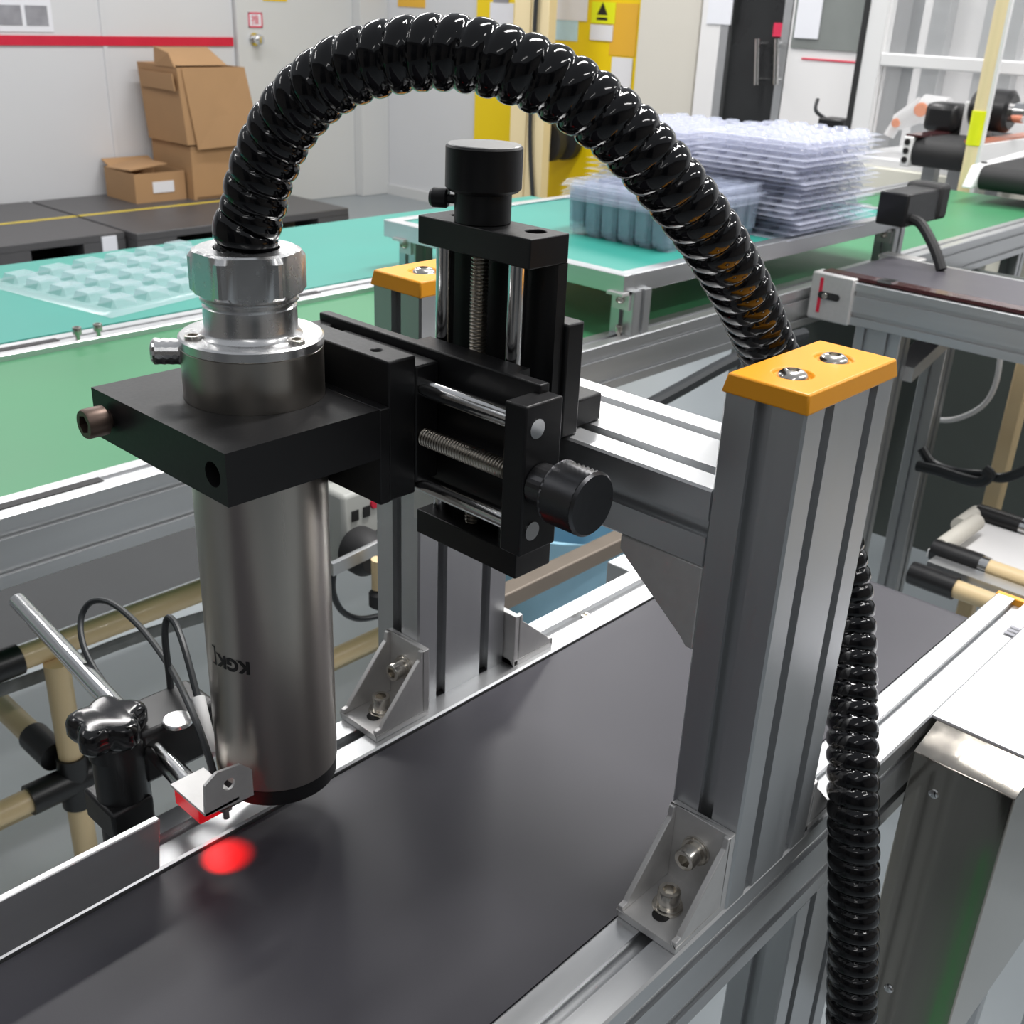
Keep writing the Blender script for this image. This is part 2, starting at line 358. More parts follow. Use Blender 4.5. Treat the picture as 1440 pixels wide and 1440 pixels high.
# yellow notice board on the side wall
X = 4.40
yb = thing('notice_board', 'yellow painted board with pinned papers on the side wall', 'notice board', (X, 4.0, FZ))
q0 = ox(670, 20, X); q1 = ox(905, 100, X)
part('panel', MB().box(X, 4.438, q1.y, q0.y, FZ, .75), yellow, yb, .004)
def pinned(nm, mt, ax0, ay0, ax1, ay1, dd=.004):
    g0 = ox(ax0, ay0, X); g1 = ox(ax1, ay1, X)
    return part(nm, MB().box(X - dd, X - dd + .003, g1.y, g0.y, g1.z, g0.z), mt, yb)
pinned('paper', paper, 690, 3, 722, 45); pinned('paper', greyprint, 695, -20, 716, 4, .007)
pinned('paper', lblue, 765, 5, 812, 58); pinned('paper', paper, 784, -30, 826, 30, .007)
pinned('folder', ochre, 862, 4, 893, 80); pinned('paper', paper, 862, 80, 887, 130, .007)
wg = pinned('warning_label', neon, 834, 2, 865, 34, .007); pinned('paper', paper, 832, 34, 862, 58, .009)
c0 = ox(849, 12, X)
tri = MB().add([(X - .0085, c0.y + .035, c0.z - .03), (X - .0085, c0.y - .035, c0.z - .03), (X - .0085, c0.y, c0.z + .03)], [(0, 1, 2)])
for v_ in [(X - .0085, c0.y + .035, c0.z - .055), (X - .0085, c0.y - .035, c0.z - .055), (X - .0085, c0.y - .035, c0.z - .042), (X - .0085, c0.y + .035, c0.z - .042)]: tri.v.append(Vector(v_))
tri.f.append((3, 4, 5, 6)); part('warning_mark', tri, inkm, wg)
# cream trunking with a black cable in front of the board
X = 4.10
tk = thing('cable_trunking', 'cream vertical trunking in front of the yellow board', 'trunking', (X, 3.95, FZ))
q0 = ox(720, 100, X); q1 = ox(743, 100, X); q2 = ox(768, 100, X)
part('channel', MB().box(X, X + .06, q1.y + .004, q0.y, FZ, 1.2), creamtrunk, tk, .003)
part('channel', MB().box(X, X + .06, q2.y, q1.y - .004, FZ, 1.2), creamtrunk, tk, .003)
one('hanging_cable', MB().tube([ox(757, -60, X - .02), ox(752, 40, X - .02), ox(746, 160, X - .02), ox(746, 220, X - .02), ox(750, 300, X - .02), ox(750, 420, X - .02)], .012), cablem, 'black cable running down the cream trunking', 'cable')
q = ox(768, 200, 4.2)
one('cable_reel', MB().lathe((4.2, q.y, q.z), (1, 0, 0), [(.10, 0), (.10, .05), (.06, .06), (.06, .12), (.10, .13), (.10, .18)], 28), rub, 'black cable reel half hidden behind the cream trunking', 'reel')
# pillar, dark glass cabinet, white cabinet
q0 = ox(897, 50, 4.2); q1 = ox(982, 50, 4.2)
one('wall_pillar', MB().box(4.2, 4.44, q1.y, q0.y, FZ, 1.6), creamw, 'wide cream pillar between yellow board and dark cabinet', 'pillar', bev=.004)
X = 4.0
q0 = ox(984, 50, X); q1 = ox(1012, 50, X); q2 = ox(1022, 60, X); q3 = ox(1097, 60, X); q4 = ox(1108, 60, X)
gc = thing('glass_cabinet', 'tall cabinet with dark glass door and steel handles', 'cabinet', (X, q2.y, FZ))
part('side_post', MB().box(X, 4.4, q1.y, q0.y, FZ, 1.4), whitecab, gc, .003)
part('frame', MB().box(X, 4.4, q2.y, q1.y, FZ, 1.4), alum, gc)
part('frame', MB().box(X, 4.4, q4.y, q3.y, FZ, 1.4), alum, gc)
dd_ = part('door', MB().box(X + .03, X + .05, q3.y, q2.y, FZ, 1.4), darkin, gc)
for px in (1070, 1097):
    e0 = ox(px, 62, X); e1 = ox(px, 112, X)
    part('handle', MB().cyl((X - .03, e0.y, e0.z + .02), (X - .03, e1.y, e1.z - .02), .011, 12).cyl((X + .03, e0.y, e0.z), (X - .03, e0.y, e0.z), .007, 10).cyl((X + .03, e1.y, e1.z), (X - .03, e1.y, e1.z), .007, 10), chrome, dd_)
s0 = ox(1085, 32, X); s1 = ox(1097, 52, X)
part('red_tag', MB().box(X + .02, X + .031, s1.y, s0.y, s1.z, s0.z), redink, dd_, label='small red tag on the glass')
s0 = ox(1001, -30, X); s1 = ox(1028, 35, X)
part('notice', MB().box(X - .006, X - .001, s1.y, s0.y, s1.z, s0.z), paper, gc)
q0 = ox(1109, 60, X); q1 = ox(1212, 60, X)
wc = thing('white_cabinet', 'white cabinet with grey window and red strip below it', 'cabinet', (X, (q0.y + q1.y) / 2, FZ))
part('body', MB().box(X, 4.4, q1.y, q0.y, FZ, 1.4), whitecab, wc, .004)
s0 = ox(1130, -60, X); s1 = ox(1207, 73, X)
part('window_pane', MB().box(X - .008, X + .002, s1.y, s0.y, s1.z, s0.z), glassd, wc)
s0 = ox(1128, 81, X); s1 = ox(1205, 89, X)
part('red_strip', MB().box(X - .004, X + .001, s1.y, s0.y, s1.z, s0.z), pinkt, wc, label='red vinyl strip')
s0 = ox(1134, -60, X); s1 = ox(1152, 55, X)
part('notice', MB().box(X - .014, X - .009, s1.y, s0.y, s1.z, s0.z), paper, wc)

# ================================================================== FAR MACHINES ON THE RIGHT
X = 3.5
en = thing('machine_enclosure', 'white framed clear machine enclosure on an ivory base', 'machine', (X, 1.4, FZ))
L0 = ox(1188, 215, X); R0 = ox(1500, 235, X); zb = L0.z
part('base', MB().box(X - .03, 3.95, .55, L0.y + .02, FZ, zb - .03), creamp, en, .005)
part('base_plate', MB().box(X - .02, 3.95, .55, L0.y, zb - .03, zb), whitep, en, .003)
for px0, px1 in ((1205, 1232),):
    y1_ = ox(px0, 120, X).y; y0_ = ox(px1, 120, X).y
    part('post', MB().box(X, X + .06, y0_, y1_, zb, 1.4), whitep, en, .004)
    part('seal', MB().box(X - .004, X + .03, y1_ - .002, y1_ + .018, zb, 1.4), rub, en)
zb1 = ox(1330, 99, X).z; zt1 = ox(1330, 80, X).z
part('crossbar', MB().box(X, X + .06, .55, y0_, zb1, zt1), whitep, en, .004)
for px in (1322, 1398, 1425):
    yy = ox(px, 40, 3.9).y
    part('rear_post', MB().box(3.88, 3.94, yy - .035, yy + .035, zb, 1.4), alum, en, .003)
yp = ox(1440, 40, X).y
part('post', MB().box(X, X + .06, .55, .60, zb, 1.4), whitep, en, .004)
part('pane', MB().box(X + .025, X + .031, .60, y0_, zt1, 1.4), glass, en)
part('pane', MB().box(X + .025, X + .031, .60, y0_, zb, zb1), glass, en)
part('rear_panel', MB().box(3.945, 3.95, .55, L0.y, zb, 1.4), whitecab, en)
ra = thing('robot_arm', 'small white robot arm with orange joint covers inside the enclosure', 'robot arm', (3.7, 1.45, zb))
A = ox(1262, 172, 3.68); B = ox(1298, 153, 3.68); Cc = ox(1332, 158, 3.68)
part('pedestal', MB().cyl((3.68, B.y - .12, zb), (3.68, B.y - .12, B.z), .05, 20), robot, ra)
part('forearm', MB().cyl(A, B, .03, 16, .045), robot, ra)
part('upper_arm', MB().cyl(B, Cc, .05, 16), robot, ra)
part('joint_cover', MB().lathe(B, (-1, -.3, 0), [(.024, .03), (.024, .055), (.018, .06)], 20), rorange, ra)
part('joint_cover', MB().lathe(A, (-1, -.3, 0), [(.016, .02), (.016, .035), (.012, .04)], 20), rorange, ra)
part('wrist', MB().cyl(A, A + Vector((-.01, .02, -.05)), .02, 14), robot, ra)
c0 = ox(1415, 155, 3.3); mo = thing('drive_motor', 'black round motor with steel hub above the far roller conveyor', 'motor', (3.3, c0.y, .08))
part('housing', MB().lathe((3.25, c0.y + .02, c0.z), (0, 1, 0), [(.05, -.06), (.062, -.05), (.062, .05), (.05, .06)], 24), blkp, mo)
part('hub', MB().lathe((3.25, c0.y - .04, c0.z), (0, -1, 0), [(.03, 0), (.03, .04), (.015, .05)], 18), chrome, mo)
part('bracket', MB().box(3.22, 3.30, c0.y + .03, c0.y + .10, .06, c0.z + .02), whitep, mo, .003)
part('cover', MB().box(3.2, 3.3, c0.y + .11, c0.y + .22, .095, c0.z + .01), blkp, mo, .02)
q = ox(1175, 178, 3.6)
cmr = thing('inspection_camera', 'small black inspection camera on a bracket beside the enclosure', 'camera', (3.6, q.y, zb))
part('body', MB().box(3.55, 3.65, q.y - .05, q.y + .05, q.z - .03, q.z + .03), blkp, cmr, .006)
part('lens', MB().cyl((3.6, q.y, q.z - .03), (3.6, q.y, q.z - .07), .018, 16), chrome, cmr)
part('stand', MB().box(3.60, 3.62, q.y + .01, q.y + .03, FZ, q.z - .02), rub, cmr)
part('lead', MB().tube([(3.6, q.y + .04, q.z + .02), (3.58, q.y + .08, q.z + .05), (3.6, q.y + .09, q.z + .09)], .007), cablem, cmr)

# roller conveyor running to the enclosure
rcv = thing('roller_conveyor', 'far belt conveyor with black end roller and copper edge strips', 'conveyor', (3.1, 1.2, FZ))
X0 = 3.0; ya = ox(1283, 210, X0).y; yb_ = ox(1362, 215, X0).y; zt = ox(1283, 192, X0).z; zl = ox(1290, 236, X0).z
part('side_plate', MB().box(X0 - .01, 3.46, ya, ya + .03, zl, zt), whitep, rcv, .004)
for k in range(3): part('bolt', MB().lathe((X0 - .01, ya + .015, zl + .02 + k * .026), (-1, 0, 0), [(.009, 0), (.009, .004)], 12), inkm, rcv)
part('side_plate', MB().box(X0 - .01, 3.46, yb_ - .03, yb_, zl, zt), whitep, rcv, .004)
belt_poly = [(X0 + .04 - .045 * math.sin(a_), (zt + zl) / 2 + (zt - zl) / 2 * math.cos(a_)) for a_ in [i * math.pi / 12 for i in range(13)]]
mb = MB(); mb.prism([(z_, x_) for x_, z_ in belt_poly] + [(zl, 3.46), (zt, 3.46)], 1, yb_, ya); part('belt', mb, rub, rcv)
part('edge_strip', MB().box(X0, 3.46, ya - .02, ya + .028, zt, zt + .006), brown, rcv)
part('edge_strip', MB().box(X0, 3.46, yb_ - .028, yb_ + .02, zt, zt + .006), copper, rcv)
for yy in (ya - .02, yb_ + .02): part('leg', MB().box(3.3, 3.34, yy - .02, yy + .02, FZ, zl + .005), alum, rcv)
for yy in (ya - .02, yb_ + .02): part('leg', MB().box(3.1, 3.14, yy - .02, yy + .02, FZ, zl + .005), alum, rcv)

wcv = thing('white_conveyor', 'white sided belt conveyor ending over the green belt', 'conveyor', (2.9, .8, FZ))
X0 = 2.55; e0 = ox(1374, 258, X0); ya = e0.y; yb_ = ya - .32
part('side_plate', MB().hexa([(X0 - .03, ya, .03), (3.4, ya, .05), (3.4, ya + .03, .05), (X0 - .03, ya + .03, .03)], [(X0 + .01, ya, .085), (3.4, ya, .12), (3.4, ya + .03, .12), (X0 + .01, ya + .03, .085)]), whitep, wcv, .006)
part('bolt', MB().lathe((X0 + .06, ya + .015, .086), (0, 0, 1), [(.008, 0), (.008, .004)], 10), inkm, wcv)
mb = MB(); pl = [(.055 + .03 * math.cos(a_), X0 + .03 - .03 * math.sin(a_)) for a_ in [i * math.pi / 12 for i in range(13)]]
mb.prism(pl + [(.025, 3.4), (.095, 3.4)], 1, yb_, ya); part('belt', mb, rub, wcv)
part('side_plate', MB().box(X0, 3.4, yb_ - .03, yb_, .03, .10), whitep, wcv, .004)
for xx, yy in ((3.3, ya), (3.3, yb_)): part('leg', MB().box(xx, xx + .04, yy - .02, yy + .02, FZ, .045), alum, wcv)

pb = oz(1357, 263, 0)
po = thing('tape_pole', 'cream pole with a bright yellow tape band behind the green belt', 'pole', (pb.x, pb.y, FZ))
part('tube', MB().cyl((pb.x, pb.y, FZ), (pb.x, pb.y, 1.5), .019, 20), creamtrunk, po)
zc = ox(1372, 180, pb.x).z
part('tape_band', MB().lathe((pb.x, pb.y, zc - .045), (0, 0, 1), [(.019, 0), (.0215, .001), (.0215, .089), (.019, .09)], 20), neon, po)
part('reflector_strip', MB().box(pb.x - .008, pb.x + .008, pb.y - .025, pb.y - .017, FZ, 1.5), whitep, po)

# ================================================================== GREEN CONVEYOR, TEAL TABLE, TRAY PLATFORM
gcv = thing('green_conveyor', 'long green belt conveyor with aluminium side rails behind the gantry', 'conveyor', (.6, .93, FZ))
GX0, GX1 = -1.0, 2.74
NR = part('rail', profile(0, .690, -.068, .043, .068, 1, 2, GX0, GX1), alumX, gcv)
part('rail', profile(0, 1.135, -.068, .045, .068, 1, 2, GX0, GX1), alumX, gcv)
part('belt', MB().box(GX0, GX1, .733, 1.135, -.02, -.008), green, gcv)
part('under_belt', MB().box(GX0, GX1, .74, 1.13, -.066, -.060), green, gcv)
for xx in (-.8, 1.15, 2.3):
    for yy in (.692, 1.138):
        part('leg', profile(2, xx, yy, .04, .04, 1, 1, FZ, -.068), alumV, gcv)
def rail_screw(px, py, z=0):
    p = oz(px, py, z); mb = MB(); mb.cyl(p, p + Vector((0, 0, .008)), .003, 12); mb.screw(p + Vector((0, 0, .008)), (0, 0, 1), .0058, .009); return mb
part('screw', rail_screw(110, 478), screwm, gcv); part('screw', rail_screw(139, 473), screwm, gcv)
for (a_, b_) in (((0, 499), (92, 483)), ((425, 424), (462, 415))):
    p = oz(*a_, 0); q = oz(*b_, 0)
    part('slot_strip', MB().box(p.x, q.x, 1.150, 1.163, -.006, .0008), rub, gcv)
p = oz(0, 712, 0); q = oz(142, 674, 0)
part('slot_strip', MB().box(p.x - .3, q.x, .705, .716, -.006, .0008), rub, gcv)

tb = thing('teal_table', 'work table with teal rubber mat beyond the green conveyor', 'table', (.2, 1.38, FZ))
part('mat', MB().box(-1.0, 1.6, 1.185, 1.60, -.012, .0), teal, tb)
part('frame', MB().box(-1.0, 1.6, 1.183, 1.60, -.05, -.012), alumX, tb)
for xx in (-.9, 1.45): part('leg', profile(2, xx, 1.54, .04, .04, 1, 1, FZ, -.05), alumV, tb)

def tray_mesh(sx, sy, nx, ny, h, skirt, gap=.012, sl=.006, border=.016):
    def lines(L, n):
        c = [(0, 0), (border * .5, 0)]; cell = (L - 2 * border + gap) / n
        for k in range(n):
            a_ = border + k * cell; b_ = a_ + cell - gap
            c += [(a_, 0), (a_ + sl, 1), (b_ - sl, 1), (b_, 0)]
        c += [(L - border * .5, 0), (L, 0)]; return c
    cx = lines(sx, nx); cy = lines(sy, ny); vs = []; fs = []
    for i, (x_, ix) in enumerate(cx):
        for j, (y_, iy) in enumerate(cy):
            e = i in (0, len(cx) - 1) or j in (0, len(cy) - 1)
            vs.append(Vector((x_ - sx / 2, y_ - sy / 2, (h if ix and iy else 0) + skirt - (skirt if e else 0))))
    m_ = len(cy)
    for i in range(len(cx) - 1):
        for j in range(m_ - 1): fs.append((i * m_ + j, (i + 1) * m_ + j, (i + 1) * m_ + j + 1, i * m_ + j + 1))
    mb = MB(); mb.v = vs; mb.f = fs; return mb
big = build('blister_tray', tray_mesh(.40, .30, 6, 5, .012, .004, gap=.015, sl=.006, border=.022), tray1, Vector((0, 0, 0)))
rz = math.radians(11); o_ = Vector((.315, 1.207, .0005)); uu = Vector((math.cos(rz), math.sin(rz), 0)); vv_ = Vector((-math.sin(rz), math.cos(rz), 0))
big.location = o_ + uu * .20 + vv_ * .15; big.rotation_euler.z = rz
tag(big, 'single clear blister tray lying on the teal mat', 'tray')

PZ = .083
pf = thing('tray_platform', 'raised platform with teal mat standing on the green conveyor rails', 'platform', (1.23, .95, 0))
part('mat', MB().box(.822, 1.66, .722, 1.18, PZ - .006, PZ), teal, pf)
rim = MB(); part('edge_rail', MB().box(.80, .822, .70, 1.20, PZ - .024, PZ + .003), alumY, pf, .001)
part('edge_rail', MB().box(.822, 1.68, .70, .722, PZ - .024, PZ + .003), alumX, pf, .001)
part('edge_rail', MB().box(.822, 1.68, 1.18, 1.20, PZ - .024, PZ + .003), alumX, pf, .001)
part('edge_rail', MB().box(1.66, 1.68, .722, 1.18, PZ - .024, PZ + .003), alumY, pf, .001)
part('base_board', MB().box(.822, 1.66, .722, 1.18, PZ - .02, PZ - .006), creamp, pf)
for i, (xx, yy) in enumerate(((.815, .692), (.815, 1.14), (1.61, .692), (1.61, 1.14))):
    lg = part('leg', profile(2, xx, yy, .04, .04, 1, 1, 0, PZ - .02), alumV, pf)
    part('angle_bracket', MB().box(xx - .004, xx, yy + .006, yy + .034, .036, PZ - .021).box(xx - .02, xx, yy + .006, yy + .034, PZ - .025, PZ - .021), castal, lg)
    part('bolt', MB().screw((xx - .004, yy + .02, .05), (-1, 0, 0), .0065, .008, False), screwm, lg)
    part('bolt', MB().cyl((xx - .008, yy + .016, .0), (xx - .008, yy + .016, .006), .003, 10).screw((xx - .008, yy + .016, .006), (0, 0, 1), .0055, .009), screwm, lg)

TR = {}
def tray(kind, x, y, z, label):
    if kind not in TR:
        mb_ = tray_mesh(.27, .215, 6, 5, .0065, .002) if kind == 'shallow' else tray_mesh(.265, .215, 7, 6, -.058, .003, gap=.006, sl=.004, border=.010)
        o = build('blister_tray', mb_, traym if kind == 'shallow' else deeptray, Vector((0, 0, 0))); TR[kind] = o
    else:
        o = TR[kind].copy(); COL.objects.link(o)
    o.location = (x + random.uniform(-.004, .004), y + random.uniform(-.006, .006), z); o.rotation_euler = (0, 0, random.uniform(-.025, .025))
    tag(o, label, 'tray', 'stacked clear trays on the platform'); return o
for k in range(7): tray('deep', 1.105, .862, PZ + .0555 + k * .0045, 'clear deep blister tray in the low stack on the raised teal platform')
for (sx_, sy_, n, lab) in ((1.363, .80, 18, 'clear blister tray in the tall stack beside the black light bar'),
                           (1.363, 1.030, 17, 'clear blister tray in the tall stack away from the light bar')):
    for k in range(n): tray('shallow', sx_ + .01 * math.sin(k * .9), sy_ + .006 * math.sin(k * 1.7), PZ + .0005 + k * .0089, lab)

lb = thing('light_bar', 'black bar shaped housing with end cap on the platform edge', 'housing', (1.5, .70, PZ))
part('housing', MB().box(1.50, 1.63, .630, .686, PZ + .003, PZ + .060), blkp, lb, .004)
part('end_cap', MB().box(1.625, 1.668, .626, .697, PZ + .003, PZ + .066), rub, lb, .008)
part('cable', MB().tube([(1.53, .64, PZ + .015), (1.52, .61, PZ + .012), (1.50, .57, PZ - .02), (1.49, .545, .030)], .009), rub, lb)

# small cross conveyor with dark belt
sc = thing('cross_conveyor', 'short aluminium conveyor with dark belt and red marked end plate', 'conveyor', (1.42, .2, FZ))
SX0, SX1, SZ0, SZ1 = 1.30, 1.56, -.046, .024
part('side_rail', profile(1, SZ0, SX0, SZ1 - SZ0, .03, 2, 1, -.9, .61), alumY, sc)
part('side_rail', profile(1, SZ0, SX1 - .03, SZ1 - SZ0, .03, 2, 1, -.9, .61), alumY, sc)
ep = part('end_plate', MB().box(SX0 - .006, SX0 + .026, .605, .682, SZ0 - .002, SZ1 + .006), castal, sc, .003)
part('end_plate', MB().box(SX1 - .026, SX1 + .006, .605, .682, SZ0 - .002, SZ1 + .006), castal, sc, .003)
def capsule(y0_, y1_, z_, rad):
    return [(y0_ + rad * math.cos(a_), z_ + rad * math.sin(a_)) for a_ in [math.pi / 2 + math.pi * i / 8 for i in range(9)]] + [(y1_ + rad * math.cos(a_), z_ + rad * math.sin(a_)) for a_ in [-math.pi / 2 + math.pi * i / 8 for i in range(9)]]
part('slot', MB().prism(capsule(.632, .660, -.006, .006), 0, SX0 - .0068, SX0 - .0055), rub, ep)
part('slot_bolt', MB().screw((SX0 - .0065, .652, -.006), (-1, 0, 0), .005, .004), screwm, ep)
part('red_mark', MB().box(SX0 - .0066, SX0 - .0058, .6595, .6655, -.036, .022), redt, ep, label='red pen mark')
pl = [(SZ1 - .018 + .022 * math.cos(a_), .655 + .022 * math.sin(a_)) for a_ in [math.pi * i / 10 for i in range(11)]]
part('belt', MB().prism([(y_, z_) for y_, z_ in [(p[1], p[0]) for p in pl]] + [(-.9, SZ1 - .04), (-.9, SZ1 + .004)], 0, SX0 + .03, SX1 - .03), belt2, sc)
part('edge_band', MB().box(SX0 + .006, SX0 + .034, -.9, .67, SZ1 + .002, SZ1 + .0075), brown, sc, label='dark red glossy band')
for yy in (.56, .24): part('clip', MB().box(SX0 + .004, SX0 + .03, yy - .012, yy + .012, SZ1 + .0070, SZ1 + .010), chrome, sc)
lgp = part('leg', profile(2, SX0 + .005, .515, .04, .08, 1, 2, FZ, SZ0), alumV, sc)
part('leg', profile(2, SX1 - .05, .515, .04, .04, 1, 1, FZ, SZ0), alumV, sc)
part('leg', profile(2, SX0 + .005, -.89, .04, .08, 1, 2, FZ, SZ0), alumV, sc)
part('brace', MB().hexa([(SX0 + .045, .50, -.13), (SX1 - .05, .50, -.085), (SX1 - .05, .54, -.085), (SX0 + .045, .54, -.13)], [(SX0 + .045, .50, -.105), (SX1 - .05, .50, -.06), (SX1 - .05, .54, -.06), (SX0 + .045, .54, -.105)]), castal, sc)

# ================================================================== PIPE RACKS
PR = .014
def cpipe(mb, a_, b_, rad=PR): mb.cyl(a_, b_, rad, 20); return mb
rk = thing('pipe_rack', 'cream pipe rack with black joints under the green conveyor', 'rack', (.3, .85, FZ))
v0 = (.03, .872)
def seg(nm, a_, b_, mt=cream, rad=PR, par=rk): return part(nm, MB().cyl(a_, b_, rad, 20), mt, par)
p1a = oy(0, 927, .875); p1b = oy(285, 838, .875); zz = (p1a.z + p1b.z) / 2
seg('pipe', (-.9, .875, zz), (1.1, .875, zz))
seg('joint', (-.115, .875, zz), (p1a.x + .02, .875, zz), blkp, .0175)
vp = oy(98, 1050, .86); 
seg('pipe', (vp.x, .86, FZ), (vp.x, .86, zz - .012))
zj = oy(100, 1098, .86).z
seg('joint', (vp.x - .055, .86 - .0, zj), (vp.x + .12, .86, zj), blkp, .0185)
seg('joint', (vp.x, .86, zj - .035), (vp.x, .86, zj + .035), blkp, .0178)
seg('pipe', (-.9, .86, zj), (vp.x - .04, .86, zj)); seg('pipe', (vp.x + .1, .86, zj), (1.1, .86, zj))
dg = oy(74, 1062, .9)
seg('pipe', (vp.x - .012, .90, zj + .03), (vp.x - .012, 1.6, zj + .03)); seg('joint', (vp.x - .012, .875, zj + .03), (vp.x - .012, .93, zj + .03), blkp, .0178)
seg('pipe', (1.05, .86, FZ), (1.05, .86, zz - .012)); seg('pipe', (vp.x, 1.6, FZ), (vp.x, 1.6, zz))
p2a = oz(471, 931, -.55); p2b = oz(540, 897, -.55)
seg('pipe', (-.9, (p2a.y + p2b.y) / 2, -.55), (1.1, (p2a.y + p2b.y) / 2, -.55))
wv = thing('flat_strap', 'grey woven strap hanging along the cream pipe', 'strap', (.2, .9, zz - .1))
pts = [oy(-40, 985, .90), oy(60, 950, .90), oy(170, 905, .90), oy(285, 868, .90), oy(400, 835, .90)]
mb = MB()
sp = smooth(pts); n0 = len(sp)
for p in sp: mb.v += [p + Vector((0, 0, -.008)), p + Vector((0, 0, .008)), p + Vector((0, .002, .008)), p + Vector((0, .002, -.008))]
for k in range(n0 - 1):
    for i in range(4): mb.f.append((k * 4 + i, k * 4 + (i + 1) % 4, (k + 1) * 4 + (i + 1) % 4, (k + 1) * 4 + i))
part('strap', mb, mat('grey woven strap', (.20, .21, .21), .7, 0, noise=(60, .4)), wv)
bd0 = oz(0, 905, -.62); bd1 = oz(285, 820, -.62)
part('shelf', MB().box(-.6, 1.0, .32, (bd0.y + bd1.y) / 2, -.63, -.62), board, rk, .002, label='pale grey shelf board')

rk2 = thing('pipe_rack', 'cream pipe rack with white shelf board beyond the belt end', 'rack', (1.3, .25, FZ))
D = 1.75
a0 = dp(1385, 726, D); a1 = dp(1440, 750, D); ydir = Vector((0, -1, 0))
def along_y(px, py, x, y_end, y_start=None):
    p = ox(px, py, x); return p, Vector((x, y_end, p.z))
p, e = along_y(1330, 778, 1.20, -.8); seg('joint', p + Vector((0, .02, 0)), p + Vector((0, -.055, 0)), blkp, .0178, rk2)
q_ = part('pipe', MB().cyl(p + Vector((0, -.05, 0)), e, PR, 20), cream, rk2); part('collar', MB().cyl(p + Vector((0, -.05, 0)), p + Vector((0, -.068, 0)), .0165, 20), chrome, rk2)
zsh = p.z
part('pipe', MB().pipe(p + Vector((0, .01, .006)), p + Vector((.14, .01, .006)), PR, .011), creamw, rk2, label='pale pipe stub')
p, e = along_y(1390, 727, 1.42, -.8); part('joint', MB().cyl(p + Vector((0, .02, 0)), p + Vector((0, -.055, 0)), .0178, 20), blkp, rk2)
part('pipe', MB().cyl(p + Vector((0, -.05, 0)), e, PR, 20), cream, rk2); part('collar', MB().cyl(p + Vector((0, -.05, 0)), p + Vector((0, -.068, 0)), .0165, 20), chrome, rk2)
part('pipe', MB().pipe(p + Vector((-.075, .02, 0)), p + Vector((0.0, .02, 0)), PR, .011), creamw, rk2, label='pale pipe stub with open end')
part('shelf', MB().box(1.225, 1.40, -.8, p.y + .02, zsh - .028, zsh - .016), whitecab, rk2)
p, e = along_y(1290, 808, 1.12, -.8); p.z -= 0
part('joint', MB().cyl(p + Vector((0, .01, 0)), p + Vector((0, -.06, 0)), .0178, 20), blkp, rk2); part('pipe', MB().cyl(p + Vector((0, -.05, 0)), e, PR, 20), cream, rk2)
part('bar', MB().box(1.15, 1.18, -.8, p.y, p.z - .02, p.z + .012), alumY, rk2)
vq = ox(1421, 600, 1.62)
part('upright', MB().box(1.61, 1.64, vq.y - .015, vq.y + .015, FZ, .0), cream, rk2, .004)
for xx in (1.20, 1.42): part('pipe', MB().cyl((xx, -.6, FZ), (xx, -.6, zsh), PR, 20), cream, rk2)
part('pipe', MB().cyl((1.20, .1, FZ), (1.20, .1, zsh), PR, 20), cream, rk2); part('pipe', MB().cyl((1.42, .1, FZ), (1.42, .1, zsh), PR, 20), cream, rk2)
one('white_wire', MB().tube([ox(1300, 588, 1.6), ox(1340, 590, 1.6), ox(1380, 572, 1.6), ox(1400, 540, 1.6), ox(1408, 490, 1.6), ox(1412, 440, 1.62)], .005), whitep, 'thin white wire looping under the cross conveyor', 'cable')
one('black_cable', MB().tube([ox(1296, 630, 1.5), ox(1312, 652, 1.5), ox(1345, 664, 1.5), ox(1385, 668, 1.5), ox(1410, 672, 1.5), ox(1440, 662, 1.5), ox(1480, 640, 1.5)], .009), cablem, 'black cable sagging towards the cream upright', 'cable')
one('black_cable', MB().tube([ox(1290, 655, 1.48), ox(1320, 662, 1.48), ox(1350, 672, 1.48), ox(1378, 678, 1.48), ox(1392, 668, 1.48), ox(1384, 660, 1.48)], .010), cablem, 'black cable curled into a knot under the cross conveyor', 'cable')
dk = ox(1420, 520, 2.3)
one('machine_skirt', MB().box(2.05, 2.08, -.8, 1.12, FZ, -.075), mat('dark grey green panel', (.055, .065, .06), .5, 0, noise=(4, .1)), 'dark grey green panel behind the cream upright', 'panel')

# power strip under the green rail
ps = thing('power_strip', 'white power strip with black plugs below the green conveyor rail', 'power strip', (.33, .66, -.17))
part('housing', MB().box(.262, .46, .640, .692, -.150, -.062), socketw, ps, .005)
for dx in (.0, .06):
    for dz in (0, .012):
        pass
for px, py in ((499, 725), (515, 719)):
    s_ = oy(px, py, .64); part('socket_hole', MB().box(s_.x - .0045, s_.x + .0045, .6385, .6402, s_.z - .006, s_.z + .006), inkm, ps)
s_ = oy(527, 707, .64); part('indicator', MB().lathe((s_.x, .6402, s_.z), (0, -1, 0), [(.007, 0), (.006, .002)], 14), redt, ps, label='small red indicator')
for px in (510, 545):
    s_ = oy(px, 775, .63); part('plug', MB().lathe((s_.x, .64, s_.z), (0, -1, 0), [(.026, 0), (.026, .02), (.018, .032)], 20), rub, ps)
s_ = oy(467, 800, .60); e_ = oy(560, 755, .60)
part('retaining_bar', MB().hexa([(s_.x, .598, s_.z - .008), (e_.x, .598, e_.z - .008), (e_.x, .604, e_.z - .008), (s_.x, .604, s_.z - .008)], [(s_.x, .598, s_.z + .006), (e_.x, .598, e_.z + .006), (e_.x, .604, e_.z + .006), (s_.x, .604, s_.z + .006)]), alum, ps)
part('hanger', MB().box(.28, .30, .675, .69, -.062, -.05).box(.42, .44, .675, .69, -.062, -.05), socketw, ps)
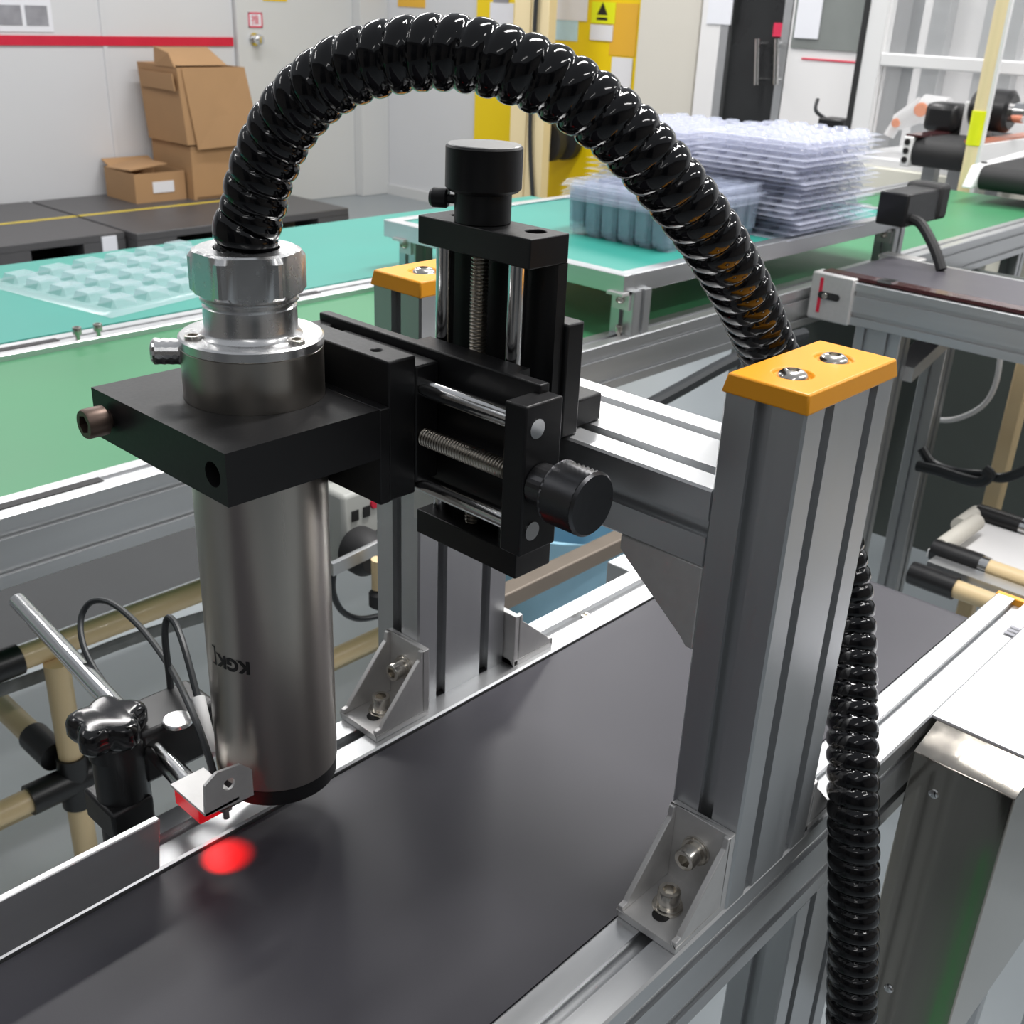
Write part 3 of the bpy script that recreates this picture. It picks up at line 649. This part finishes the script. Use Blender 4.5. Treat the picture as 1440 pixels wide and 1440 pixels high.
one('thin_cable', MB().tube([oy(470, 800, .62), oy(468, 830, .62), oy(480, 858, .62), oy(505, 870, .62), oy(540, 864, .62), oy(580, 850, .62)], .0035), cablem, 'thin dark cable looping below the power strip', 'cable')
s_ = dp(533, 822, 1.15)
bp_ = thing('bead_weight', 'small dark knob with cream collar hanging beside the power strip', 'knob', s_)
part('collar', MB().cyl(s_ + Vector((0, 0, -.004)), s_ + Vector((0, 0, .03)), .008, 14), cream, bp_)
part('ball', MB().lathe(s_ + Vector((0, 0, -.03)), (0, 0, 1), [(.003, 0), (.011, .006), (.011, .02), (.004, .027)], 16), rub, bp_)
# blue bag and metal rail seen between the columns
bb = dp(790, 800, 1.64)
mb = MB().lathe((bb.x, bb.y, -.62), (0, 0, 1), [(.09, 0), (.10, .02), (.11, .16), (.118, .30), (.122, bb.z + .72), (.116, bb.z + .72), (.108, .30), (.09, .03), (.0001, .03)], 28)
for v_ in mb.v: v_ += Vector((random.uniform(-.004, .004), random.uniform(-.004, .004), 0))
bgb = one('blue_bin', mb, bluep, 'light blue plastic bin below the green conveyor', 'bin')
b2 = dp(862, 790, 1.6)
one('white_board', MB().box(b2.x - .06, b2.x + .14, b2.y - .02, b2.y - .01, -.55, b2.z + .06), board, 'pale board standing beside the light blue bin', 'board')
ra_ = oy(775, 806, .56); rb_ = oy(876, 758, .56); zr = (ra_.z + rb_.z) / 2
brownm = mat('brown grey metal', (.27, .225, .185), .45, .3, noise=(30, .1))
cr = thing('cross_rail', 'brown grey metal rail between gantry and green conveyor', 'rail', (.4, .56, FZ))
part('bar', MB().box(.28, .75, .548, .572, zr - .012, zr + .010), brownm, cr, .002)
for xx in (.29, .72): part('post', MB().box(xx, xx + .024, .548, .572, -.62, zr - .012), brownm, cr)

# ================================================================== CUTTING HELPER
def cut(o, cutters):
    """subtract builder meshes (world coordinates) from a part"""
    off = ROOT[o]; objs = []
    for mb in cutters:
        c = build('cutter', mb, blk, off)
        if o.parent: c.parent = o.parent
        else: c.location = o.location
        objs.append(c)
        b_ = o.modifiers.new('cut', 'BOOLEAN'); b_.operation = 'DIFFERENCE'; b_.object = c; b_.solver = 'EXACT'
    mods = list(o.modifiers); bev_ = [m_ for m_ in mods if m_.type == 'BEVEL']
    par = []
    for m_ in bev_: par.append((m_.width, m_.segments)); o.modifiers.remove(m_)
    bpy.context.view_layer.update()
    me = bpy.data.meshes.new_from_object(o.evaluated_get(bpy.context.evaluated_depsgraph_get()))
    o.modifiers.clear(); old = o.data; o.data = me; me.name = old.name
    for c in objs: bpy.data.objects.remove(c)
    for p_ in me.polygons: p_.use_smooth = True
    me.set_sharp_from_angle(angle=math.radians(35))
    for w_, s_ in par:
        b_ = o.modifiers.new('bevel', 'BEVEL'); b_.width = w_; b_.segments = s_; b_.limit_method = 'ANGLE'; b_.angle_limit = math.radians(50)
    return o
# ================================================================== MAIN CONVEYOR
RB = -.065
mc = thing('belt_conveyor', 'main conveyor with wide dark belt between aluminium rails', 'conveyor', (0, .13, FZ))
XA, XB = -.75, .452
part('rail', profile(0, 0, RB, .037, -RB, 1, 2, XA, XB), alumX, mc)
part('rail', profile(0, .2253, RB, .0385, -RB, 1, 2, XA, XB), alumX, mc)
for yy in (0, .2253):
    cpo = part('end_cap', MB().box(XB, XB + .006, yy, yy + .038, RB, .0), orange, mc, .001, label='orange end cap')
pl = [(.2250 * 0, 0)]
rb = .024; zc_ = -.0025 - rb
bpoly = [(zc_ + rb * math.cos(a_), .392 + rb * math.sin(a_)) for a_ in [math.pi * i / 14 for i in range(15)]]
part('belt', MB().prism(bpoly + [(zc_ - rb, XA), (-.0025, XA)], 1, .0385, .2240), beltm, mc)
part('roller', MB().cyl((.392, .037, zc_), (.392, .2253, zc_), rb - .002, 28), steel, mc)
part('cross_member', MB().box(-.04, 0, .037, .2253, -.062, -.052), alumY, mc)
for xx, yy in ((.09, -.0), (.09, .2253), (-.7, 0), (-.7, .2253)):
    part('leg', profile(2, xx, yy, .08, .037, 2, 1, FZ, RB), alumV, mc)
part('stub_profile', MB().box(.258, .292, .2638, .286, -.03, 0), alumY, mc, .001)
p = oz(832, 865, 0)
part('slot_bolt', MB().screw((p.x, .2445, -.006), (0, 0, 1), .0035, .004), screwm, mc)

# side guide strip standing on the far rail
gd = thing('side_guide', 'grey aluminium guide strip standing along the far rail', 'guide', (-.45, .23, 0))
part('face_plate', MB().hexa([(-.75, .2255, .0), (-.1895, .2255, .0), (-.1895, .2300, .0), (-.75, .2300, .0)], [(-.75, .2255, .0345), (-.1862, .2255, .0310), (-.1862, .2300, .0310), (-.75, .2300, .0345)]), alumX, gd, .0008)
part('foot', MB().box(-.75, -.20, .2300, .2400, .0, .0035), alumX, gd)

# ================================================================== GANTRY
HB, HC = .2225, .2690
gt = thing('gantry_frame', 'aluminium profile gantry with two orange capped columns over the belt', 'gantry', (.04, .14, 0))
FY, FXo = .240, .005
def column(x0, y0, label):
    c = part('column', profile(2, x0, y0, .08, .04, 2, 1, 0, HC), alumV, gt, label=label)
    cp = part('end_cap', cap_block(x0 - .0012, x0 + .0812, y0 - .0012, y0 + .0412, HC, HC + .0088, .0016), orange, c, .0016, label='orange plastic end cap')
    cut(cp, [MB().cyl((x0 + dx, y0 + .02, HC + .0068), (x0 + dx, y0 + .02, HC + .02), .0086, 28) for dx in (.021, .057)])
    for dx in (.021, .057):
        m_ = MB(); m_.lathe((x0 + dx, y0 + .02, HC + .0066), (0, 0, 1), [(.0070, 0), (.0070, .0008), (.0060, .0026), (.0044, .0038), (.0027, .0041), (.0027, .0020), (.00001, .0020)], 24, hexr=(4, 5))
        part('cap_screw', m_, screwm, c)
    return c
column(0, 0, 'column by the stainless box'); column(FXo, FY, 'column on the far rail')
part('crossbeam', profile(1, HB - .04, 0, .04, .08, 1, 2, .04, FY), alumY, gt)
def gusset(ys, s):
    pts = [(ys, HB - .04), (ys + s * .048, HB - .04), (ys + s * .048, HB - .0475), (ys + s * .0435, HB - .0515), (ys + s * .0075, .142), (ys + s * .004, .138), (ys, .138)]
    mb = MB()
    for x0, x1 in ((.0005, .0055), (.0745, .0795)): mb.prism(pts, 0, x0, x1)
    mb.box(.0055, .0745, ys, ys + s * .005, .138, HB - .04); mb.box(.0055, .0745, ys + s * .005, ys + s * .048, HB - .045, HB - .04)
    return part('gusset', mb, castal, gt, .0006)
gusset(.04, 1); gusset(FY, -1)
def corner_bracket(xf, s, y0, y1, z0=0., L=.0435, H=.0495):
    t_ = .0045; mb = MB()
    mb.box(xf, xf + s * t_, y0, y1, z0, z0 + H); mb.box(xf, xf + s * L, y0, y1, z0, z0 + t_)
    web = [(xf + s * t_, z0 + t_), (xf + s * L, z0 + t_), (xf + s * L, z0 + .0075), (xf + s * (L - .004), z0 + .0080), (xf + s * (L - .0055), z0 + .0105), (xf + s * .0105, z0 + H - .0085), (xf + s * .0075, z0 + H - .0060), (xf + s * .0068, z0 + H), (xf + s * t_, z0 + H)]
    wb = [(b_, a_) for a_, b_ in web]       # axis 1 wants (z, x)
    mb.prism(wb, 1, y0, y0 + .0032); mb.prism(wb, 1, y1 - .0032, y1)
    o = part('corner_bracket', mb, castal, gt, .0005)
    ym = (y0 + y1) / 2
    m1 = MB(); m1.lathe((xf + s * t_, ym, z0 + min(.030, H * .62)), (s, 0, 0), [(.0080, 0), (.0080, .0012), (.0073, .0013), (.0073, .0030)], 24); m1.screw((xf + s * (t_ + .003), ym, z0 + min(.030, H * .62)), (s, 0, 0), .0058, .0085)
    part('bolt', m1, screwm, o)
    m2 = MB(); m2.lathe((xf + s * min(.024, L * .58), ym + .001, z0 + t_), (0, 0, 1), [(.0080, 0), (.0080, .0012), (.0073, .0013), (.0073, .0030)], 24); m2.screw((xf + s * min(.024, L * .58), ym + .001, z0 + t_ + .003), (0, 0, 1), .0058, .0085)
    part('bolt', m2, screwm, o)
    part('slot_hole', MB().prism(capsule(min(xf + s * .020, xf + s * .031), max(xf + s * .020, xf + s * .031), ym, .0045), 2, z0 + t_ - .0002, z0 + t_ + .0003), inkm, o)
    return o
corner_bracket(0, -1, .0012, .0372); corner_bracket(.08, 1, .0012, .0372, L=.030, H=.034)
corner_bracket(FXo, -1, .2300, .2650); corner_bracket(FXo + .08, 1, .2300, .2650, L=.040, H=.040)

def thread(mb, p0, p1, rad, pitch):
    p0 = Vector(p0); p1 = Vector(p1); L = (p1 - p0).length; n = int(L / pitch); pr = []
    for k in range(n): pr += [(rad * .84, k * pitch), (rad, (k + .35) * pitch), (rad, (k + .65) * pitch)]
    pr.append((rad * .84, L)); return mb.lathe(p0, p1 - p0, pr, 18)
def knurl(mb, p0, ax, rad, length, n=60, rows=14, dep=.0008):
    o = Vector(p0); ax = Vector(ax).normalized(); u = ax.orthogonal().normalized(); v2 = ax.cross(u); base = len(mb.v)
    R_ = [(rad - .0012, 0, 0), (rad, .0012, 0)] + [(rad, .0012 + (length - .0024) * (k + .5) / rows, 1) for k in range(rows)] + [(rad, length - .0012, 0), (rad - .0012, length, 0)]
    for k, (q, h, kn) in enumerate(R_):
        for i in range(n):
            a_ = 2 * math.pi * i / n; rr = q - (dep if kn and (i + k) % 2 else 0)
            mb.v.append(o + ax * h + (u * math.cos(a_) + v2 * math.sin(a_)) * rr)
    for k in range(len(R_) - 1):
        for i in range(n):
            j = (i + 1) % n; a_ = base + k * n; mb.f.append((a_ + i, a_ + j, a_ + n + j, a_ + n + i))
    mb.f.append(tuple(base + i for i in reversed(range(n)))); mb.f.append(tuple(base + (len(R_) - 1) * n + i for i in range(n)))
    return mb

# ================================================================== BLACK SLIDE STAGE
VY0, VY1, VX0, VX1 = .1285, .2025, -.031, -.0045
st = thing('slide_stage', 'black two axis slide stage with knurled knobs on the crossbeam', 'slide stage', (.01, .165, HB))
lp = part('mount_bracket', MB().box(-.0045, .008, .1260, .2050, HB, .2805).box(.008, .0330, .1315, .2000, HB, HB + .0150), blk, st, .0012)
cut(lp, [MB().cyl((.0215, .148, HB + .005), (.0215, .148, HB + .03), .0062, 24), MB().cyl((.0215, .184, HB + .005), (.0215, .184, HB + .03), .0062, 24)])
for yy in (.148, .184): part('bolt', MB().screw((.0215, yy, HB + .005), (0, 0, 1), .0050, .005), screwm, lp)
tbk = part('top_block', MB().box(VX0, VX1, VY0, VY1, .3095, .3230), blk, st, .0006)
cut(tbk, [MB().cyl((-.014, yy, .3195), (-.014, yy, .33), .0050, 24) for yy in (.141, .190)])
part('bottom_block', MB().box(VX0, VX1, VY0, VY1, .1525, .1665), blk, st, .0006)
part('back_plate', MB().box(-.0110, VX1, VY0, VY1, .1665, .3095), blk, st)
for yy in (.1465, .1965 - .001): part('guide_rod', MB().cyl((-.0190, yy, .165), (-.0190, yy, .311), .0046, 24), chrome, st)
part('lead_screw', thread(MB(), (-.0190, .1715, .165), (-.0190, .1715, .311), .0044, .0018), threadm, st)
kn = MB().lathe((-.0180, .1715, .3225), (0, 0, 1), [(.0125, 0), (.0135, .0010), (.0135, .0140), (.0165, .0150), (.0180, .0165), (.0180, .0345), (.0172, .0355)], 48)
part('knob', kn, blk, st)
part('lock_screw', MB().cyl((-.0230, .180, .3325), (-.0290, .1895, .3325), .0022, 12).lathe((-.0260, .1865, .3325), (-.53, .85, 0), [(.0038, 0), (.0046, .001), (.0046, .0075), (.0035, .009)], 18), blkp, st)
part('knob_top', MB().lathe((-.0180, .1715, .3580), (0, 0, 1), [(.0172, 0), (.0168, .0004)], 48), mat('worn grey knob face', (.30, .30, .30), .35, .6, noise=(300, .2)), st)
# vertical carriage joining the two axes
part('vertical_carriage', MB().box(-.038, -.0245, .1310, .2000, .188, .262), blk, st)
# horizontal axis
HX0, HX1 = -.0620, -.0375
part('cross_body', MB().box(-.0440, HX1, .107, .266, .1900, .2640), blk, st, .0008)
epl = part('end_block', MB().box(HX0, HX1, .0985, .1115, .1870, .2600), blk, st, .0010)
part('end_block', MB().box(HX0, HX1, .2540, .2660, .1870, .2600), blk, st, .0010)
for zz_ in (.2485, .1985):
    part('guide_rod', MB().cyl((-.0545, .0980, zz_), (-.0545, .258, zz_), .0046, 24), chrome, st)
part('lead_screw', thread(MB(), (-.0545, .105, .2235), (-.0545, .256, .2235), .0047, .0018), threadm, st)
kb = MB().lathe((-.0515, .0985, .2215), (0, -1, 0), [(.0095, 0), (.0100, .0005), (.0100, .0125), (.0085, .0135)], 32)
knurl(kb, (-.0515, .0870, .2215), (0, -1, 0), .0150, .0205)
part('knob', kb, mat('dark knurled metal', (.10, .10, .105), .30, .9, noise=(300, .1)), st, ang=8)
crg = part('horizontal_carriage', MB().box(-.0770, -.0600, .1715, .2420, .1950, .2655).box(-.0600, -.0450, .1715, .2420, .2000, .2600), blk, st, .0010)
cut(crg, [MB().cyl((-.0685, .190, .2610), (-.0685, .190, .27), .0024, 16)])
part('grub_screw', MB().cyl((-.0685, .190, .2608), (-.0685, .190, .2630), .0022, 12), screwm, crg)

# ================================================================== CLAMP
CX, CY, CR = -.112, .228, .033
cl = thing('clamp_block', 'black clamp block gripping the steel print head', 'clamp', (-.12, .225, .2195))
cb = part('clamp_body', MB().box(-.1665, -.0830, .1710, .2830, .2195, .2440), blk, cl, .0010)
cut(cb, [MB().lathe((CX, CY, .20), (0, 0, 1), [(CR + .0002, 0), (CR + .0002, .06)], 64), MB().box(CX, -.0900, CY - .020, CY - .004, .2, .26),
         MB().cyl((-.1500, .16, .2300), (-.1500, .21, .2300), .0001, 8), MB().cyl((-.18, .1815, .2315), (-.150, .1815, .2315), .0058, 24)])
part('mount_flange', MB().box(-.0832, -.0768, .1708, .2450, .1950, .2440), blk, cl, .0008)
part('clamp_bolt', MB().cyl((-.166, .2690, .2320), (-.169, .2690, .2320), .0045, 16).screw((-.169, .2690, .2320), (-1, 0, 0), .0072, .0100), bronze, cl, label='brown aged socket bolt')

# ================================================================== PRINT HEAD
ph = thing('print_head', 'brushed steel cylindrical print head held over the belt', 'print head', (CX, CY, .02))
O = (CX, CY, 0); ZA = (0, 0, 1)
body = part('housing', MB().lathe(O, ZA, [(CR - .0008, .0310), (CR, .0318), (CR, .2680), (CR - .0005, .2685)], 96), steel, ph)
part('nozzle_cap', MB().lathe(O, ZA, [(CR - .004, .0195), (CR - .0006, .0220), (CR - .0006, .0310)], 64), blkp, ph, label='black bottom cap')
part('top_flange', MB().lathe(O, ZA, [(CR, .2685), (CR + .0004, .2688), (CR + .0004, .2726), (CR - .0006, .2734)], 96), turned, ph)
part('collar', MB().lathe(O, ZA, [(.0240, .2732), (.0222, .2750), (.0215, .2770), (.0215, .2870), (.0205, .2880), (.0205, .2890), (.0224, .2896), (.0224, .2905), (.0212, .2911), (.0220, .2917), (.0220, .2930)], 64), turned, ph)
def hexnut():
    mb = MB(); n = 96; base = 0; ph_ = math.radians(28)
    prof = [(.0205, .2925, 0), (.0232, .2930, 0), (.0232, .2945, 1), (.0232, .3095, 1), (.0232, .3120, 0), (.0225, .3128, 0), (.0150, .3128, 0), (.0150, .3080, 0), (.0001, .3080, 0)]
    for rr, h, hx in prof:
        for i in range(n):
            a_ = 2 * math.pi * i / n; q = rr
            if hx:
                b_ = math.radians((math.degrees(a_ - ph_) % 60) - 30); q = min(rr / math.cos(b_), .0262)
            elif .0225 < rr:
                b_ = math.radians((math.degrees(a_ - ph_) % 60) - 30); q = min(rr / math.cos(b_), .0243)
            mb.v.append(Vector((CX + q * math.cos(a_), CY + q * math.sin(a_), h)))
    for k in range(len(prof) - 1):
        for i in range(n):
            j = (i + 1) % n; mb.f.append((k * n + i, k * n + j, (k + 1) * n + j, (k + 1) * n + i))
    return mb
part('hex_nut', hexnut(), turned, ph, ang=20)
for ang in (163, 283, 43):
    a_ = math.radians(ang); part('flange_screw', MB().screw((CX + .0272 * math.cos(a_), CY + .0272 * math.sin(a_), .2728), ZA, .0040, .0022), screwm, ph)
kd = Vector((math.cos(math.radians(140)), math.sin(math.radians(140)), 0))
part('side_knob', knurl(MB(), Vector((CX, CY, .2640)) + kd * (CR - .002), kd, .0062, .0150, 20, 7, .0012), turned, ph, ang=8, label='knurled silver knob')
# printed lettering, upside down on the steel
s_ray = ray(352, 942)
def on_cyl(px, py, R_=CR):
    dd = ray(px, py); ex, ey = CP.x - CX, CP.y - CY
    A_ = dd.x ** 2 + dd.y ** 2; B_ = 2 * (ex * dd.x + ey * dd.y); C_ = ex * ex + ey * ey - R_ * R_
    t_ = (-B_ - math.sqrt(B_ * B_ - 4 * A_ * C_)) / (2 * A_); return CP + dd * t_
q0 = on_cyl(352, 940); a0_ = math.atan2(q0.y - CY, q0.x - CX)
def wrap(x, y, sc=1.0, dx=0., dy=0.):
    ang = a0_ - (x * 1.0 + dx) / CR; R_ = CR + .00012
    return (CX + R_ * math.cos(ang), CY + R_ * math.sin(ang), q0.z + .0032 - y - dy)
text_mesh('KGK', .0098, lambda x, y: wrap(x, y), inkm, ph, bold=.05)
text_mesh('[', .0125, lambda x, y: wrap(x, y, dx=.0205, dy=-.0008), inkm, ph)

# ================================================================== HOSE
hp = [Vector((CX, CY, .3082)), Vector((CX, CY, .320)), dp(354, 302, .490), dp(367, 246, .480), dp(396, 182, .468), dp(440, 130, .455), dp(500, 94, .445), dp(570, 77, .439), dp(640, 75, .435), dp(712, 90, .434), dp(794, 125, .438),
      dp(872, 182, .446), dp(944, 260, .460), dp(1000, 335, .480), dp(1042, 408, .508), dp(1078, 488, .545), dp(1120, 590, .588), dp(1160, 700, .618), dp(1186, 800, .632), dp(1196, 880, .636), dp(1198, 975, .632), dp(1199, 1060, .624), dp(1200, 1150, .620), dp(1200, 1280, .628), dp(1197, 1440, .638), dp(1190, 1600, .65), dp(1180, 1800, .67)]
def hose_mesh():
    cs = smooth(hp, 24); d_ = [0]
    for i in range(1, len(cs)): d_.append(d_[-1] + (cs[i] - cs[i - 1]).length)
    Ltot = d_[-1]; step = .0009; n = 36; pitch = .0098; mb = MB(); u = None; k = 0; ring = 0; i = 0; s_ = 0.; prev = None
    while s_ <= Ltot:
        while i < len(d_) - 2 and d_[i + 1] < s_: i += 1
        t_ = (s_ - d_[i]) / max(1e-9, d_[i + 1] - d_[i]); p_ = cs[i].lerp(cs[i + 1], t_)
        i0 = max(0, i - 6); i1 = min(len(cs) - 1, i + 7); tt_ = (cs[i1] - cs[i0]).normalized()
        u = tt_.orthogonal().normalized() if u is None else (u - tt_ * u.dot(tt_)).normalized(); v2 = tt_.cross(u)
        for j in range(n):
            a_ = 2 * math.pi * j / n; ph_ = ((s_ / pitch) + j / n) % 1.0
            e = abs(2 * ph_ - 1); rr = .0118 + .0028 * math.sqrt(max(0, 1 - min(1, e) ** 2.4))
            mb.v.append(p_ + (u * math.cos(a_) + v2 * math.sin(a_)) * rr)
        ring += 1; s_ += step
    for k in range(ring - 1):
        for j in range(n):
            j2 = (j + 1) % n; mb.f.append((k * n + j, k * n + j2, (k + 1) * n + j2, (k + 1) * n + j))
    mb.f.append(tuple(reversed(range(n)))); mb.f.append(tuple((ring - 1) * n + j for j in range(n)))
    return mb
one('corrugated_hose', hose_mesh(), hosem, 'thick glossy black corrugated hose arching from the print head', 'hose', ang=80)

# ================================================================== SENSOR ON ITS ROD
sm = thing('sensor_mount', 'black rod clamp with star knob beside the far rail', 'clamp', (-.165, .30, -.065))
Pn = dp(270, 1110, .590); Pf = dp(25, 845, .80); rd = (Pf - Pn).normalized()
rod = part('rod', MB().lathe(Pn, rd, [(.0055, 0), (.0062, .0008), (.0062, (Pf - Pn).length - .001), (.0052, (Pf - Pn).length)], 28), chrome, sm)
blk_c = Pn + rd * .062
def bxo(c, x0, x1, y0, y1, z0, z1): return MB().box(c.x + x0, c.x + x1, c.y + y0, c.y + y1, c.z + z0, c.z + z1)
part('clamp_body', bxo(blk_c, -.009, .042, -.012, .022, -.022, .013), blkp, sm, .003)
sc_c = dp(250, 1012, (f.dot(blk_c - CP)) - .005); 
part('cap_screw', MB().lathe((sc_c.x, sc_c.y, blk_c.z + .0125), ZA, [(.0085, 0), (.0085, .0018), (.0078, .0024)], 24), turned, sm)
kc = dp(152, 1022, .612)
part('post', MB().cyl((kc.x + .004, kc.y, -.075), (kc.x + .004, kc.y, kc.z - .008), .0150, 24).box(kc.x - .012, kc.x + .014, kc.y - .016, kc.y + .018, -.024, -.004).box(kc.x - .012, kc.x + .02, .2640, kc.y, -.064, -.050), blkp, sm, .002)
def star(c, rad, h):
    mb = MB(); n = 80; prof = [(.55, 0), (.9, .12), (1., .3), (1., .7), (.94, .88), (.84, .98), (.74, 1.0)]
    for q, hh in prof:
        for i in range(n):
            a_ = 2 * math.pi * i / n; w_ = .5 + .5 * math.cos(5 * a_ + .5); k_ = .74 + .26 * w_ ** .8
            k_ = 1 - (1 - k_) * min(1, q * 1.2) if q < .6 else k_
            mb.v.append(Vector((c.x + rad * q * k_ * math.cos(a_), c.y + rad * q * k_ * math.sin(a_), c.z + h * hh)))
    for k in range(len(prof) - 1):
        for i in range(n):
            j = (i + 1) % n; mb.f.append((k * n + i, k * n + j, (k + 1) * n + j, (k + 1) * n + i))
    mb.f.append(tuple(reversed(range(n)))); mb.f.append(tuple((len(prof) - 1) * n + i for i in range(n))); return mb
part('star_knob', star(kc + Vector((0, 0, -.008)), .0225, .017), blkg, sm, label='glossy black star knob')
part('knob_neck', MB().cyl(kc + Vector((0, 0, -.018)), kc + Vector((0, 0, -.007)), .0125, 24), blkp, sm)

sn = thing('photo_sensor', 'red photo sensor on a bent metal bracket above the rail', 'sensor', (-.15, .235, .004))
SY = .205
pp = [oy(px, py, SY) for px, py in ((289, 1149), (288, 1106), (305, 1087), (338, 1075), (354, 1082), (357, 1118), (318, 1136))]
pw = [(p_.z, p_.x) for p_ in pp]
plate = part('bracket', MB().prism(pw, 1, SY, SY + .0016), castal, sn)
hc = oy(322, 1103, SY); cut(plate, [MB().cyl((hc.x, SY - .01, hc.z), (hc.x, SY + .01, hc.z), .0035, 20)])
zb_ = pp[0].z; xl = pp[0].x
part('bracket_flange', MB().box(xl, xl + .020, SY, SY + .033, zb_, zb_ + .0016), castal, sn)
part('body', MB().box(xl + .0005, xl + .017, SY + .007, SY + .031, zb_ - .0100, zb_), redp, sn, .0008, label='red translucent sensor body')
part('lens', MB().box(xl + .003, xl + .014, SY + .009, SY + .017, zb_ - .0120, zb_ - .0095), redp, sn, .0008)
part('screw', MB().cyl((xl + .014, SY + .004, zb_ - .011), (xl + .014, SY + .004, zb_), .0018, 12).lathe((xl + .014, SY + .004, zb_ - .005), ZA, [(.0038, 0), (.0038, .002)], 6), screwm, sn)
sl_ = bpy.data.lights.new('sensor_beam', 'SPOT'); sl_.energy = .6; sl_.color = (1, .0, .0); sl_.spot_size = math.radians(60); sl_.spot_blend = .8; sl_.shadow_soft_size = .001
so = bpy.data.objects.new('sensor_beam', sl_); COL.objects.link(so)
spot_t = oz(316, 1203, -.0025); so.location = (xl + .0085, SY + .011, zb_ - .0126)
so.rotation_euler = (Vector(so.location) - spot_t).to_track_quat('Z', 'Y').to_euler()
cb1 = [dp(303, 1105, .595), dp(296, 1072, .600), dp(272, 1005, .620), dp(240, 940, .66), dp(200, 885, .69), dp(160, 850, .71), dp(130, 846, .72), dp(114, 870, .72), dp(118, 910, .71), dp(142, 955, .70), dp(180, 1000, .69)]
one('sensor_cable', MB().tube(cb1, .0021, 10), cablem, 'dark cable looping high above the rod from the sensor', 'cable', 'sensor cables')
cb2 = [dp(243, 1000, .66), dp(238, 950, .66), dp(232, 895, .66), dp(236, 869, .66), dp(248, 880, .655), dp(262, 920, .645), dp(279, 985, .635)]
c2o = thing('sensor_cable', 'dark cable in a narrow loop ending in a white sleeve', 'cable', cb2[0], 'sensor cables')
part('cable', MB().tube(cb2, .0021, 10), cablem, c2o)
part('sleeve', MB().tube([dp(278, 982, .635), dp(287, 1020, .628), dp(298, 1062, .62)], .0042, 12), whitep, c2o, label='white cable sleeve')

# ================================================================== STAINLESS BOX
bx = thing('steel_box', 'slim stainless steel control box beside the near rail', 'box', (.35, -.037, -.24))
BX0, BX1, BY0, BY1, BZ0 = .214, .60, -.0695, -.0045, -.245
part('housing', MB().box(BX0, BX1, BY0, BY1, BZ0, -.0100), sheet, bx, .0012)
part('front_flange', MB().hexa([(BX0, BY0, -.0102), (.245, BY0, -.0102), (.245, BY1, -.0102), (BX0, BY1, -.0102)], [(BX0 + .001, BY0, -.0092), (.245, BY0, -.0008), (.245, BY1, -.0008), (BX0 + .001, BY1, -.0092)]), sheet, bx)
tp = part('lid', MB().box(.2452, BX1, -.11, -.0005, -.0008, .0012), topsheet, bx, label='steel lid with lamp glare painted white')
for px, py in ((1313, 1116), (1250, 1390)):
    p_ = ox(px, py, BX0); part('rivet', MB().lathe((BX0, p_.y, p_.z), (-1, 0, 0), [(.0035, 0), (.0030, .0012), (.0012, .0020)], 18), chrome, bx)
g0 = oz(1418, 892, .0013); 
for k in range(3): part('printed_mark', MB().box(g0.x + k * .006, g0.x + .004 + k * .006, g0.y - .004, g0.y + .004, .0012, .0014), greyprint, tp)
for yy in (BY0 + .004, BY1 - .012):
    for xx in (.24, .57): part('foot', MB().box(xx, xx + .02, yy, yy + .008, FZ, BZ0), alum, bx)

one('black_cable', MB().tube([oy(860, 600, .60), oy(905, 575, .60), oy(960, 545, .60), oy(1020, 512, .60), oy(1080, 484, .60), oy(1130, 470, .60)], .010), cablem, 'thick black cable below the green conveyor rail behind the crossbeam', 'cable')

one('floor_shade', MB().box(-.6, 2.0, 1.66, 3.2, FZ, FZ + .012), mat('floor shade in dark grey', (.07, .074, .078), .6, 0, noise=(5, .25)), 'dark grey sheet painting the shade on the floor below the green conveyor', 'mat')  # dark sheet added where the floor only lies in shade
mb = MB(); a_ = Vector((-.22, .036, FZ + .001)); b_ = Vector((-.68, .136, FZ + .001)); n_ = Vector((.21, .977, 0)) * .0058
mb.add([a_ - n_, b_ - n_, b_ + n_, a_ + n_, a_ - n_ + Vector((0, 0, .001)), b_ - n_ + Vector((0, 0, .001)), b_ + n_ + Vector((0, 0, .001)), a_ + n_ + Vector((0, 0, .001))], [(0, 3, 2, 1), (4, 5, 6, 7), (0, 1, 5, 4), (1, 2, 6, 5), (2, 3, 7, 6), (3, 0, 4, 7)])
one('floor_tape', mb, mat('bright green floor tape', (.02, .75, .12), .5, 0, noise=(20, .05)), 'green marking tape on the floor below the main conveyor', 'tape')
